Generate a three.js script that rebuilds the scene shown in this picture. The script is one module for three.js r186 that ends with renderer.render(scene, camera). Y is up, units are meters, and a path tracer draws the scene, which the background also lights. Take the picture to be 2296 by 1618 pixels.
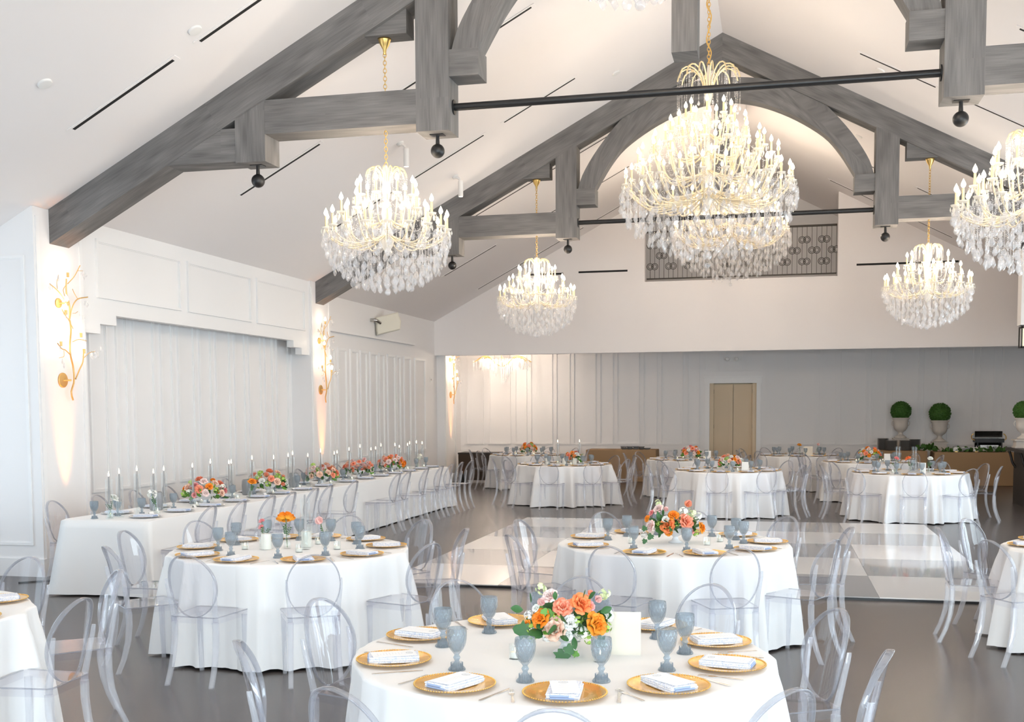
import * as THREE from 'three';
import { mergeGeometries, mergeVertices, toCreasedNormals } from 'three/addons/utils/BufferGeometryUtils.js';
import { RoundedBoxGeometry } from 'three/addons/geometries/RoundedBoxGeometry.js';
import { RectAreaLightUniformsLib } from 'three/addons/lights/RectAreaLightUniformsLib.js';

// ---------------------------------------------------------------- camera, sky, area lights, exposure
const scene = new THREE.Scene();
const renderer = new THREE.WebGLRenderer({ antialias: true });
renderer.toneMapping = THREE.LinearToneMapping;
renderer.toneMappingExposure = 1.5;
renderer.shadowMap.enabled = true;
RectAreaLightUniformsLib.init();

const D2R = Math.PI / 180;
const camera = new THREE.PerspectiveCamera(2 * Math.atan(809 / 2486.8) / D2R, 2296 / 1618, 0.05, 120);
camera.position.set(0.9035, 1.85, 11.012);
camera.rotation.order = 'YXZ';
camera.rotation.set(-3.962 * D2R, 13.41 * D2R, -0.292 * D2R);
camera.setViewOffset(2296, 1618, 0, -278, 2296, 1618);           // the lens is shifted upwards
scene.add(camera);

scene.background = new THREE.Color().setRGB(0.75, 0.9, 1.1);     // hazy daylight outside the windows

// daylight: one area light behind each bank of windows, shining in through the opening
const DAY = new THREE.Color().setRGB(0.80, 0.92, 1.0);
function windowLight(x, y, z, w, h, dx, dz, power) {
  const l = new THREE.RectAreaLight(DAY, power, w, h);
  l.name = 'window_daylight';
  l.position.set(x, y, z); l.lookAt(x + dx, y, z + dz);
  scene.add(l);
}
for (const [zc, p] of [[11.2, 4.5], [3.4, 5.0], [-3.9, 4.6]]) windowLight(7.5, 1.85, zc, 5.6, 2.9, -1, 0, p);
for (const xc of [0, 4.6]) windowLight(xc, 1.95, 16.6, 3.6, 3.1, 0, -1, 15);
for (const zc of [11.2, 3.6]) windowLight(-8.75, 1.85, zc, 5.6, 2.9, 1, 0, .8);

// ---------------------------------------------------------------- helpers
let seed = 20240611;
const rnd = () => { seed = (seed + 0x6d2b79f5) | 0; let t = Math.imul(seed ^ (seed >>> 15), 1 | seed); t = (t + Math.imul(t ^ (t >>> 7), 61 | t)) ^ t; return ((t ^ (t >>> 14)) >>> 0) / 4294967296; };
const rr = (a, b) => a + (b - a) * rnd();
const V = (x, y, z) => new THREE.Vector3(x, y, z);
const lin = (r, g, b) => new THREE.Color().setRGB(r, g, b);

const used = {};
function numbered(name) { const n = used[name] = (used[name] ?? -1) + 1; return n ? name + '_' + String(n).padStart(3, '0') : name; }
function tag(o, label, category, group, kind) {
  o.userData.label = label; o.userData.category = category;
  if (group) o.userData.group = group;
  if (kind) o.userData.kind = kind;
  return o;
}
function thing(name, label, category, pos = [0, 0, 0], turn = 0, group) {
  const o = new THREE.Group(); o.name = numbered(name); scene.add(o);
  o.position.set(...pos); o.rotation.y = turn;
  return tag(o, label, category, group);
}
function single(name, geo, mat, label, category, pos = [0, 0, 0], turn = 0, group) {
  const o = new THREE.Mesh(geo, mat); o.name = numbered(name); scene.add(o);
  o.position.set(...pos); o.rotation.y = turn;
  return tag(o, label, category, group);
}
function part(name, geo, mat, parent, pos, rot) {
  const o = new THREE.Mesh(geo, mat); o.name = name; parent.add(o);
  if (pos) o.position.set(...pos);
  if (rot) o.rotation.set(...rot);
  return o;
}
function struct(name, geo, mat, label) {
  const o = new THREE.Mesh(geo, mat); o.name = name; scene.add(o);
  o.userData.kind = 'structure'; if (label) o.userData.label = label;
  return o;
}
function copyOf(root, pos, turn, label, group) {
  const r = root.clone(); r.name = numbered(root.name.replace(/_\d{3}$/, '')); scene.add(r);
  r.userData = { ...root.userData };
  r.position.set(...pos); r.rotation.y = turn;
  if (label) r.userData.label = label;
  if (group) r.userData.group = group;
  return r;
}
// box from corners
function bx(x0, x1, y0, y1, z0, z1) { const g = new THREE.BoxGeometry(Math.abs(x1 - x0), Math.abs(y1 - y0), Math.abs(z1 - z0)); g.translate((x0 + x1) / 2, (y0 + y1) / 2, (z0 + z1) / 2); return boxUV(g); }
// uv in metres from the face direction
function boxUV(g) {
  const p = g.attributes.position, n = g.attributes.normal, uv = new Float32Array(p.count * 2);
  for (let i = 0; i < p.count; i++) {
    const ax = Math.abs(n.getX(i)), ay = Math.abs(n.getY(i)), az = Math.abs(n.getZ(i));
    if (ax >= ay && ax >= az) { uv[2 * i] = p.getZ(i); uv[2 * i + 1] = p.getY(i); } else if (ay >= az) { uv[2 * i] = p.getX(i); uv[2 * i + 1] = p.getZ(i); } else { uv[2 * i] = p.getX(i); uv[2 * i + 1] = p.getY(i); }
  }
  g.setAttribute('uv', new THREE.BufferAttribute(uv, 2)); return g;
}
// uv with u running along a direction (wood grain), in metres
function grainUV(g, dir, off = 0) {
  const p = g.attributes.position, uv = new Float32Array(p.count * 2), d = dir.clone().normalize();
  const a = Math.abs(d.z) > 0.9 ? V(1, 0, 0) : V(0, 0, 1), b = new THREE.Vector3().crossVectors(d, a).normalize();
  for (let i = 0; i < p.count; i++) { const q = V(p.getX(i), p.getY(i), p.getZ(i)); uv[2 * i] = q.dot(d) + off; uv[2 * i + 1] = q.dot(a) + q.dot(b) + off * 0.37; }
  g.setAttribute('uv', new THREE.BufferAttribute(uv, 2)); return g;
}
function extrude(pts, depth, z0 = 0, bevel = 0) {
  const s = new THREE.Shape(pts.map(([x, y]) => new THREE.Vector2(x, y)));
  const g = new THREE.ExtrudeGeometry(s, { depth, bevelEnabled: bevel > 0, bevelSize: bevel, bevelThickness: bevel, bevelSegments: 1, curveSegments: 10 });
  g.translate(0, 0, z0); return g;
}
const lathe = (pts, seg = 24) => new THREE.LatheGeometry(pts.map(([x, y]) => new THREE.Vector2(x, y)), seg);
function tube(pts, r, seg = 16, rad = 6, closed = false) { return new THREE.TubeGeometry(new THREE.CatmullRomCurve3(pts.map((p) => (p.isVector3 ? p : V(...p))), closed), seg, r, rad, closed); }
function merge(list) {
  const l = list.map((g) => { const h = g.index ? g.toNonIndexed() : g; for (const k of Object.keys(h.attributes)) if (!['position', 'normal', 'uv', 'color'].includes(k)) h.deleteAttribute(k); return h; });
  const uv = l.every((g) => g.attributes.uv), col = l.every((g) => g.attributes.color);
  for (const g of l) { if (!uv) g.deleteAttribute('uv'); if (!col) g.deleteAttribute('color'); }
  return mergeGeometries(l);
}
function at(g, x = 0, y = 0, z = 0, rx = 0, ry = 0, rz = 0, s = 1) { const h = g.clone(); const m = new THREE.Matrix4().compose(V(x, y, z), new THREE.Quaternion().setFromEuler(new THREE.Euler(rx, ry, rz)), Array.isArray(s) ? V(...s) : V(s, s, s)); h.applyMatrix4(m); return h; }
function flat(g) { const h = g.index ? g.toNonIndexed() : g; h.computeVertexNormals(); return h; }
function paint(g, fn) { const p = g.attributes.position, c = new Float32Array(p.count * 3); for (let i = 0; i < p.count; i++) { const q = fn(p.getX(i), p.getY(i), p.getZ(i), i); c[3 * i] = q[0]; c[3 * i + 1] = q[1]; c[3 * i + 2] = q[2]; } g.setAttribute('color', new THREE.BufferAttribute(c, 3)); return g; }
// grid surface from a function of (u, v) in 0..1
function surface(fn, nu, nv) {
  const pos = [], uv = [], idx = [];
  for (let j = 0; j <= nv; j++) for (let i = 0; i <= nu; i++) { const q = fn(i / nu, j / nv); pos.push(q[0], q[1], q[2]); uv.push(q[3] ?? i / nu, q[4] ?? j / nv); }
  for (let j = 0; j < nv; j++) for (let i = 0; i < nu; i++) { const a = j * (nu + 1) + i, b = a + 1, c = a + nu + 1, d = c + 1; idx.push(a, b, d, a, d, c); }
  const g = new THREE.BufferGeometry(); g.setAttribute('position', new THREE.Float32BufferAttribute(pos, 3)); g.setAttribute('uv', new THREE.Float32BufferAttribute(uv, 2)); g.setIndex(idx); g.computeVertexNormals(); return g;
}
// a bar of rectangular section lofted through stations [x, y, z, halfX, halfZ] (sections stay horizontal)
function loftBar(st) {
  const pos = [], idx = [], C = [[-1, -.55], [-.55, -1], [.55, -1], [1, -.55], [1, .55], [.55, 1], [-.55, 1], [-1, .55]];
  for (const [x, y, z, hx, hz] of st) for (const [a, b] of C) pos.push(x + a * hx, y, z + b * hz);
  for (let j = 0; j < st.length - 1; j++) for (let i = 0; i < 8; i++) { const a = j * 8 + i, b = j * 8 + (i + 1) % 8, c = a + 8, d = b + 8; idx.push(a, c, d, a, d, b); }
  const n = (st.length - 1) * 8; for (let i = 1; i < 7; i++) { idx.push(0, i, i + 1); idx.push(n, n + i + 1, n + i); }
  let g = new THREE.BufferGeometry(); g.setAttribute('position', new THREE.Float32BufferAttribute(pos, 3)); g.setIndex(idx);
  // make sure the faces point outwards
  g.computeVertexNormals(); return toCreasedNormals(g, 0.6);
}

// ---------------------------------------------------------------- textures
function vnoise(N, cells, s0) { // periodic value noise N x N
  const old = seed; seed = s0; const L = new Float32Array(cells * cells).map(() => rnd()); seed = old;
  const out = new Float32Array(N * N);
  for (let y = 0; y < N; y++) for (let x = 0; x < N; x++) {
    const fx = x / N * cells, fy = y / N * cells, ix = fx | 0, iy = fy | 0; let u = fx - ix, v = fy - iy; u = u * u * (3 - 2 * u); v = v * v * (3 - 2 * v);
    const a = L[iy * cells + ix], b = L[iy * cells + (ix + 1) % cells], c = L[((iy + 1) % cells) * cells + ix], d = L[((iy + 1) % cells) * cells + (ix + 1) % cells];
    out[y * N + x] = (a * (1 - u) + b * u) * (1 - v) + (c * (1 - u) + d * u) * v;
  } return out;
}
function tex(N, fn, srgb, rep = 1, M = N) {
  const d = new Uint8Array(N * M * 4);
  for (let y = 0; y < M; y++) for (let x = 0; x < N; x++) { const q = fn(x, y), o = (y * N + x) * 4; d[o] = q[0]; d[o + 1] = q[1]; d[o + 2] = q[2]; d[o + 3] = 255; }
  const t = new THREE.DataTexture(d, N, M); t.wrapS = t.wrapT = THREE.RepeatWrapping; t.magFilter = THREE.LinearFilter; t.minFilter = THREE.LinearMipmapLinearFilter; t.generateMipmaps = true;
  if (srgb) t.colorSpace = THREE.SRGBColorSpace; t.repeat.set(...(Array.isArray(rep) ? rep : [rep, rep])); t.needsUpdate = true; return t;
}
const N1 = vnoise(512, 8, 11), N2 = vnoise(512, 32, 12), N3 = vnoise(512, 128, 13);
const nz = (a, x, y) => a[((y | 0) & 511) * 512 + ((x | 0) & 511)];
// grey-washed wood: streaks along u, pale brushed patches and dark knots
const woodTex = tex(512, (x, y) => {
  const s = nz(N3, x * 0.12, y * 1.0) * 0.5 + nz(N2, x * 0.25, y * 2) * 0.3 + nz(N1, x, y) * 0.5, w = nz(N1, x + 130, y * 2 + 77);
  const k = 0.84 + 0.20 * (s - 0.62) + 0.16 * (w - 0.5);
  return [134 * k, 131 * k, 129 * k].map((v) => Math.max(0, Math.min(255, v)));
}, true, [0.5, 1.0]);
const floorTex = tex(512, (x, y) => { const k = 0.92 + 0.10 * (nz(N1, x, y) - .5) + 0.05 * (nz(N2, x, y) - .5) + .03 * (nz(N3, x, y) - .5); return [91 * k, 84 * k, 81 * k]; }, true, 0.22);
const toileTex = tex(512, (x, y) => {
  const m = nz(N2, x, y) * .6 + nz(N3, x, y) * .5, v = Math.abs(nz(N2, x + 60, y + 200) - .5) < .035 || m > .70; const k = v ? 1 : 0;
  return k ? [158, 176, 212] : [240, 241, 245];
}, true, 9);
const weaveTex = tex(128, (x, y) => { const k = 180 + 60 * Math.sin(x * Math.PI / 4) * Math.sin(y * Math.PI / 4) + 30 * (nz(N3, x * 4, y * 4) - .5); return [k, k, k]; }, false, 40);
const pressTex = tex(256, (x, y) => { const u = x / 256, v = y / 256, a = Math.abs(Math.sin((u * 14 + v * 6) * Math.PI)), b = Math.abs(Math.sin((u * 14 - v * 6) * Math.PI)); const k = 255 * Math.pow(Math.min(a, b), 0.6); return [k, k, k]; }, false, 1);
function cardCanvas() {
  const c = document.createElement('canvas'); c.width = 192; c.height = 320; const q = c.getContext('2d');
  q.fillStyle = '#f4f5f7'; q.fillRect(0, 0, 192, 320); q.strokeStyle = '#9aa3ad'; q.lineWidth = 2;
  q.beginPath(); q.ellipse(96, 46, 34, 24, 0, 0, 7); q.stroke(); q.beginPath(); q.ellipse(96, 46, 28, 19, 0, 0, 7); q.stroke();
  for (const dx of [-13, 0, 13]) { q.beginPath(); q.ellipse(96 + dx, 46, 5, 9, 0, 0, 7); q.stroke(); }
  q.fillStyle = '#d3d6db'; for (let i = 0; i < 9; i++) { const w = 40 + (i * 37) % 50; q.fillRect(96 - w / 2, 100 + i * 22, w, 2.5); }
  const t = new THREE.CanvasTexture(c); t.colorSpace = THREE.SRGBColorSpace; return t;
}

// ---------------------------------------------------------------- materials
const std = (o) => new THREE.MeshStandardMaterial(o), phy = (o) => new THREE.MeshPhysicalMaterial(o);
const M = {
  wall: std({ color: lin(.82, .80, .795), roughness: .72 }),
  wallBack: std({ color: lin(.82, .80, .795), roughness: .72 }),
  ceiling: std({ color: lin(.84, .80, .79), roughness: .85 }),
  trim: std({ color: lin(.84, .825, .82), roughness: .5 }),
  floor: phy({ map: floorTex, roughness: .27, specularIntensity: .9 }),
  wood: std({ map: woodTex, roughness: .75 }),
  black: std({ color: lin(.012, .012, .013), roughness: .38 }),
  slot: std({ color: lin(.008, .008, .008), roughness: .8 }),
  iron: std({ color: lin(.05, .042, .035), roughness: .5, metalness: .4 }),
  danceWhite: phy({ color: lin(.86, .83, .81), roughness: .10, clearcoat: .6, clearcoatRoughness: .04 }),
  danceGrey: phy({ color: lin(.40, .395, .40), roughness: .10, clearcoat: .6, clearcoatRoughness: .04 }),
  gold: std({ color: lin(.86, .58, .20), roughness: .3, metalness: .85 }),
  paleGold: std({ color: lin(.93, .78, .48), roughness: .32, metalness: .6 }),
  branchGold: std({ color: lin(.70, .45, .17), roughness: .42, metalness: .7 }),
  charger: phy({ color: lin(.86, .50, .12), roughness: .27, metalness: .72, clearcoat: .3 }),
  silver: std({ color: lin(.78, .77, .76), roughness: .22, metalness: 1 }),
  cloth: phy({ color: lin(.84, .83, .82), roughness: .62, sheen: .3, sheenRoughness: .5, sheenColor: lin(1, 1, 1) }),
  satin: phy({ color: lin(.83, .82, .82), roughness: .36, sheen: .2, sheenColor: lin(1, 1, 1) }),
  burlap: std({ color: lin(.36, .23, .125), roughness: .9, bumpMap: weaveTex, bumpScale: .002 }),
  napkin: std({ map: toileTex, roughness: .85 }),
  napkinDark: std({ color: lin(.34, .43, .64), roughness: .9 }),
  paper: std({ color: lin(.86, .85, .83), roughness: .8 }),
  cream: std({ color: lin(.74, .68, .58), roughness: .75 }),
  ceramic: phy({ color: lin(.78, .79, .80), roughness: .3, clearcoat: .4 }),
  door: std({ color: lin(.70, .56, .39), roughness: .55 }),
  stone: std({ color: lin(.60, .55, .50), roughness: .85 }),
  boxwood: std({ color: lin(.045, .125, .014), roughness: .75 }),
  boxleaf: std({ color: lin(.045, .125, .014), roughness: .6 }),
  darkWood: std({ color: lin(.02, .015, .012), roughness: .45 }),
  steel: std({ color: lin(.55, .53, .50), roughness: .25, metalness: 1 }),
  taper: std({ color: lin(.36, .335, .33), roughness: .5 }),
  wax: phy({ color: lin(.88, .86, .80), roughness: .5, transmission: .15, thickness: 0 }),
  flame: std({ color: lin(0, 0, 0), emissive: lin(1, .78, .45), emissiveIntensity: 9 }),
  bulb: std({ color: lin(.2, .2, .2), emissive: lin(1, .84, .60), emissiveIntensity: 11 }),
  arm: phy({ color: lin(.95, .86, .66), roughness: .22, metalness: .15, transmission: .35, thickness: 0 }),
  bobeche: phy({ color: lin(.95, .92, .86), roughness: .15, transmission: .4, thickness: 0 }),
  crystal: phy({ color: lin(.93, .925, .93), roughness: .04, transmission: .8, thickness: 0, ior: 1.65 }),
  sheet: phy({ color: lin(.935, .935, .96), roughness: .02, transmission: 1, thickness: 0, ior: 1.49 }),
  acrylic: phy({ color: lin(.78, .785, .815), roughness: .04, transmission: .86, thickness: 0, ior: 1.49 }),
  acrylicLeg: phy({ color: lin(.92, .925, .95), roughness: .05, transmission: .8, thickness: 0, ior: 1.5 }),
  glass: phy({ color: lin(.97, .985, .985), roughness: .02, transmission: 1, thickness: 0, ior: 1.5 }),
  goblet: phy({ color: lin(.72, .765, .80), roughness: .16, transmission: .86, thickness: 0, ior: 1.5, bumpMap: pressTex, bumpScale: .0035 }),
  gobletStem: phy({ color: lin(.60, .66, .71), roughness: .12, transmission: .8, thickness: 0, ior: 1.5 }),
  greyGlass: phy({ color: lin(.50, .51, .53), roughness: .25, transmission: .55, thickness: 0, ior: 1.5 }),
  clearPlate: phy({ color: lin(.72, .68, .66), roughness: .15, transmission: .35, thickness: 0 }),
  leaf: std({ color: lin(.035, .13, .03), roughness: .5, side: THREE.DoubleSide }),
  leafLight: std({ color: lin(.12, .30, .035), roughness: .55, side: THREE.DoubleSide }),
  petal: std({ vertexColors: true, roughness: .65, side: THREE.DoubleSide }),
  stem: std({ color: lin(.10, .18, .05), roughness: .6 }),
  plastic: std({ color: lin(.80, .78, .76), roughness: .45 }),
  speaker: std({ color: lin(.70, .66, .56), roughness: .55 }),
  plates: std({ color: lin(.48, .47, .46), roughness: .35 }),
  can: std({ color: lin(.015, .015, .015), roughness: .5 }),
};
M.menu = std({ map: cardCanvas(), roughness: .8 });
// ---------------------------------------------------------------- the room (x to the right, back wall towards -z; truss 1 at z = 0)
const SL = 0.5275, RIDGE = 7.79, cy = (x) => RIDGE - SL * Math.abs(x), ANG = Math.atan(SL);
const LW = -7.4, B3 = -7.25, PX = -7.02, ZG = -15.1, ZB = -18.05, SOFF = 3.61;

struct('floor', bx(-9, 9, -0.2, 0, -19, 17), M.floor, 'polished grey concrete floor');
{ // the two slopes of the vaulted ceiling
  const g = merge([-1, 1].map((s) => extrude(s < 0 ? [[-9.2, cy(9.2)], [0, RIDGE], [0, RIDGE + .25], [-9.2, cy(9.2) + .25]] : [[0, RIDGE], [9.2, cy(9.2)], [9.2, cy(9.2) + .25], [0, RIDGE + .25]], 36, -19)));
  struct('ceiling', g, M.ceiling, 'white vaulted ceiling with two sloping planes');
}
// rectangular panel moulding: four thin bars mitred into one frame, on a wall facing +x or +z
function frameZ(x0, x1, y0, y1, z, w = .035, t = .026) { return merge([bx(x0, x1, y1 - w, y1, z, z + t), bx(x0, x1, y0, y0 + w, z, z + t), bx(x0, x0 + w, y0 + w, y1 - w, z, z + t), bx(x1 - w, x1, y0 + w, y1 - w, z, z + t), bx(x0 + w, x1 - w, y1 - w - .012, y1 - w, z, z + t * .45), bx(x0 + w, x0 + w + .012, y0 + w, y1 - w - .012, z, z + t * .45), bx(x1 - w - .012, x1 - w, y0 + w, y1 - w - .012, z, z + t * .45)]); }
function frameX(z0, z1, y0, y1, x, w = .035, t = .026) { const g = frameZ(z0, z1, y0, y1, 0, w, t); const m = new THREE.Matrix4().set(0, 0, 1, x, 0, 1, 0, 0, 1, 0, 0, 0, 0, 0, 0, 1); g.applyMatrix4(m); const p = g.attributes.position, n = g.attributes.normal; for (let i = 0; i < p.count; i += 3) for (const a of [p, n, g.attributes.uv]) { const s = a.itemSize; for (let k = 0; k < s; k++) { const t1 = a.array[(i + 1) * s + k]; a.array[(i + 1) * s + k] = a.array[(i + 2) * s + k]; a.array[(i + 2) * s + k] = t1; } } return g; }

// left wall: recess behind the long table, plain bay beyond it, piers between
const wl = struct('wall_left', merge([bx(-9, LW, 0, 4.2, -7.2, -.55), bx(-9, B3, 0, 4.2, -15.4, -7.95), bx(-9, -7.45, 0, SOFF + .1, -18.2, -16.1)]), M.wall, 'white panelled left wall');
for (const [z0, z1, x1, h] of [[-.62, .28, PX, 4.08], [-8.02, -7.14, PX, 4.08], [-16.24, -15.26, -7.05, SOFF + .3], [6.75, 7.65, PX, 4.08]]) {
  const p = part('pillar', merge([bx(-9, x1, 0, h, z0, z1)]), M.wall, wl);
  for (const z of [z0 + .03, z1 - .09]) part('pilaster_strip', bx(x1, x1 + .014, .2, h - .1, z, z + .06), M.trim, p);
}
// valance with stepped ends over the recess
{
  const X = -7.05, sh = [[.62, 2.77], [.96, 2.77], [.96, 2.89], [1.30, 2.89], [1.30, 3.01], [6.48, 3.01], [6.48, 2.90], [6.81, 2.90], [6.81, 2.79], [7.14, 2.79], [7.14, 4.1], [.62, 4.1]];
  const g = extrude(sh, .12); g.rotateY(Math.PI / 2); g.translate(X - .12, 0, 0); boxUV(g);
  const v = part('valance', g, M.trim, wl);
  for (const [a, b] of [[-.9, -2.84], [-3.02, -4.93], [-5.12, -6.95]]) part('panel_moulding', frameX(b, a, 3.2, 3.9, X), M.trim, v);
}
{ // panel mouldings of the recess and of the bay beyond
  const e = [[-1.2, -1.6], [-1.79, -2.05], [-2.18, -2.7], [-2.85, -3.18], [-3.31, -3.78], [-3.91, -4.28], [-4.40, -4.88], [-5.0, -5.38], [-5.49, -5.95], [-6.07, -6.38], [-6.52, -7.0]];
  for (const [a, b] of e) part('panel_moulding', frameX(b, a, .82, 3.78, LW), M.trim, wl);
  const f = [[-8.15, -8.75], [-8.87, -9.34], [-9.51, -9.94], [-10.05, -10.44], [-10.59, -11.04], [-11.12, -11.47], [-11.64, -12.16], [-12.22, -12.52], [-12.73, -13.23], [-13.5, -14.3]];
  f.forEach(([a, b], i) => part('panel_moulding', frameX(b, a, .85, 3.02, B3, .05, .03), M.trim, wl));
  part('picture_ledge', bx(B3, B3 + .07, 3.3, 3.345, -13.4, -8.05), M.trim, wl);
  part('panel_moulding', frameZ(-7.62, -7.14, .35, 3.55, .28, .03, .015), M.trim, wl);          // on the jamb of the window recess
}
const bl = struct('baseboard_left', merge([bx(LW, LW + .025, 0, .2, -7.12, -.64), bx(B3, B3 + .025, 0, .2, -15.2, -8.04), bx(PX, PX + .02, 0, .2, -.62, .28), bx(PX, PX + .02, 0, .2, -8.02, -7.14), bx(-7.05, -7.03, 0, .2, -16.24, -15.26), bx(-8.3, PX + .02, 0, .2, .28, .305)]), M.trim);
// windows: openings in the side and front walls, out of frame but mirrored in the acrylic and the floor
let winNo = 0;
function windowX(x, zc, w, y0, y1, dir) { // in a wall across x
  const o = struct('window_' + (++winNo), merge([bx(x - .05, x + .05, y0, y0 + .08, zc - w / 2, zc + w / 2), bx(x - .05, x + .05, y1 - .08, y1, zc - w / 2, zc + w / 2), bx(x - .05, x + .05, y0, y1, zc - w / 2, zc - w / 2 + .08), bx(x - .05, x + .05, y0, y1, zc + w / 2 - .08, zc + w / 2)]), M.trim, 'tall white framed window');
  for (let i = 1; i < 4; i++) part('mullion', bx(x - .04, x + .04, y0 + .08, y1 - .08, zc - w / 2 + w * i / 4 - .04, zc - w / 2 + w * i / 4 + .04), M.trim, o);
  for (let i = 1; i < 3; i++) part('glazing_bar', bx(x - .02, x + .02, y0 + (y1 - y0) * i / 3 - .02, y0 + (y1 - y0) * i / 3 + .02, zc - w / 2 + .08, zc + w / 2 - .08), M.trim, o);
  part('pane', bx(x - .004, x + .004, y0 + .08, y1 - .08, zc - w / 2 + .08, zc + w / 2 - .08), M.glass, o);
}
const wr = struct('wall_right', merge([bx(7.05, 7.3, 0, .35, -19, 16), bx(7.05, 7.3, 3.35, 4.2, -19, 16), ...[[-19, -6.8], [-1.0, .5], [6.3, 8.3], [14.1, 16.2]].map(([a, b]) => bx(7.05, 7.3, .35, 3.35, a, b))]), M.wall, 'white right wall with tall windows');
for (const zc of [-3.9, 3.4, 11.2]) windowX(7.18, zc, 5.8, .35, 3.35);
const wn = part('window_recess_wall', merge([bx(-8.6, -8.35, 0, .35, .28, 16), bx(-8.6, -8.35, 3.35, 3.6, .28, 16), bx(-8.6, -8.35, .35, 3.35, .2, .7), bx(-8.6, -8.35, .35, 3.35, 6.5, 8.3), bx(-8.6, -8.35, .35, 3.35, 14.1, 16.2)]), M.wall, wl);
for (const zc of [3.6, 11.2]) windowX(-8.48, zc, 5.8, .35, 3.35);
struct('wall_front', merge([bx(-9, 9, 0, .35, 16.1, 16.4), extrude([[-9, 3.55], [9, 3.55], [9, cy(9)], [0, RIDGE], [-9, cy(9)]], .3, 16.1), ...[[-9, -1.9], [1.9, 2.7], [6.5, 9]].map(([a, b]) => bx(a, b, .35, 3.55, 16.1, 16.4))].map((g) => boxUV(g))), M.wall, 'white end wall with tall windows');
for (const xc of [0, 4.6]) {
  const o = struct('window_' + (++winNo), merge([bx(xc - 1.9, xc + 1.9, .35, .43, 16.2, 16.3), bx(xc - 1.9, xc + 1.9, 3.47, 3.55, 16.2, 16.3)]), M.trim, 'tall white framed window');
  for (let i = 0; i < 5; i++) part('mullion', bx(xc - 1.9 + i * .93, xc - 1.82 + i * .93, .43, 3.47, 16.2, 16.3), M.trim, o);
  for (const y of [1.4, 2.4]) part('glazing_bar', bx(xc - 1.85, xc + 1.85, y - .02, y + .02, 16.22, 16.28), M.trim, o);
  part('pane', bx(xc - 1.85, xc + 1.85, .43, 3.47, 16.245, 16.255), M.glass, o);
}
// gable wall over the rear of the hall with the loft opening
struct('wall_gable', boxUV(extrude([[-9, SOFF], [9, SOFF], [9, cy(9) + .1], [2.2, cy(2.2) + .1], [2.2, 4.77], [-2.12, 4.77], [-2.12, cy(2.12) + .1], [-9, cy(9) + .1]], .25, ZG - .25)), M.ceiling, 'pale gable wall with loft opening');
struct('ceiling_rear', bx(-9, 9, SOFF, SOFF + .12, ZB - .3, ZG - .25), M.ceiling, 'flat low ceiling under the loft');
struct('floor_loft', bx(-3.4, 3.4, 4.6, 4.77, ZB - .1, ZG - .25), M.ceiling);
struct('wall_loft', boxUV(merge([bx(-3.4, -3.2, 4.7, 6.4, ZB, ZG - .25), bx(3.2, 3.4, 4.7, 6.4, ZB, ZG - .25)])), M.wallBack);
// back wall with the door opening
const DX0 = -.78, DX1 = .40, DH = 2.46;
const wb = struct('wall_back', boxUV(merge([bx(-9, DX0, 0, SOFF, ZB - .25, ZB), bx(DX1, 9, 0, SOFF, ZB - .25, ZB), bx(DX0, DX1, DH, SOFF, ZB - .25, ZB), extrude([[-9, SOFF], [9, SOFF], [9, cy(9)], [0, RIDGE], [-9, cy(9)]], .25, ZB - .3)].map((g) => { const h = g.index ? g.toNonIndexed() : g; return h; }))), M.wallBack, 'greige back wall with tall panel mouldings');
for (const [a, b] of [[-7.3, -6.8], [-6.67, -6.05], [-5.95, -5.60], [-5.52, -4.9], [-4.83, -4.43], [-4.36, -3.74], [-3.66, -3.28], [-3.21, -2.59], [-2.52, -2.13], [-2.06, -1.46], [-1.38, -1.04], [.64, 1.08], [1.17, 1.87], [1.95, 2.38], [2.47, 3.10], [3.19, 3.59], [3.70, 4.34], [4.43, 4.84], [4.98, 5.61], [5.72, 6.08], [6.22, 6.86]]) part('panel_moulding', frameZ(a, b, .88, 3.40, ZB, .045, .025), M.wallBack, wb);
for (const [a, b] of [[-.95, -.52], [-.42, .05], [.15, .55]]) part('panel_moulding', frameZ(a, b, 2.76, 3.4, ZB, .04, .022), M.wallBack, wb);
struct('trim_1', merge([bx(-9, 9, 3.46, SOFF, ZB, ZB + .05), bx(-9, 9, 3.42, 3.46, ZB, ZB + .03)]), M.wallBack, 'frieze board under the low ceiling');
struct('baseboard_back', merge([bx(-9, DX0 - .1, 0, .2, ZB, ZB + .025), bx(DX1 + .1, 9, 0, .2, ZB, ZB + .025)]), M.wallBack);
{
  const d = struct('door_1', merge([bx(DX0 - .11, DX0, 0, DH, ZB, ZB + .03), bx(DX1, DX1 + .11, 0, DH, ZB, ZB + .03), bx(DX0 - .13, DX1 + .13, DH, DH + .14, ZB, ZB + .035), bx(DX0 - .16, DX1 + .16, DH + .14, DH + .18, ZB, ZB + .07)]), M.trim, 'cream double door in a white casing');
  part('door_jamb', merge([bx(DX0, DX0 + .1, 0, DH, ZB - .24, ZB - .04), bx(DX1 - .1, DX1, 0, DH, ZB - .24, ZB - .04)]), M.door, d);
  for (const [a, b] of [[DX0 + .1, -.195], [-.185, DX1 - .1]]) {
    const l = part('door_leaf', bx(a, b, .01, DH - .02, ZB - .2, ZB - .16), M.door, d);
    part('panel_moulding', frameZ(a + .1, b - .1, .15, DH - .22, ZB - .16, .03, .014), M.door, l);
    part('hinge', merge([.4, 1.3, 2.2].map((y) => bx(a < -.3 ? a - .01 : b - .005, a < -.3 ? a + .005 : b + .01, y, y + .1, ZB - .165, ZB - .15))), M.darkWood, l);
  }
  struct('wall_corridor', bx(-1.2, .8, 0, 2.6, ZB - .32, ZB - .26), M.door);
}
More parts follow.
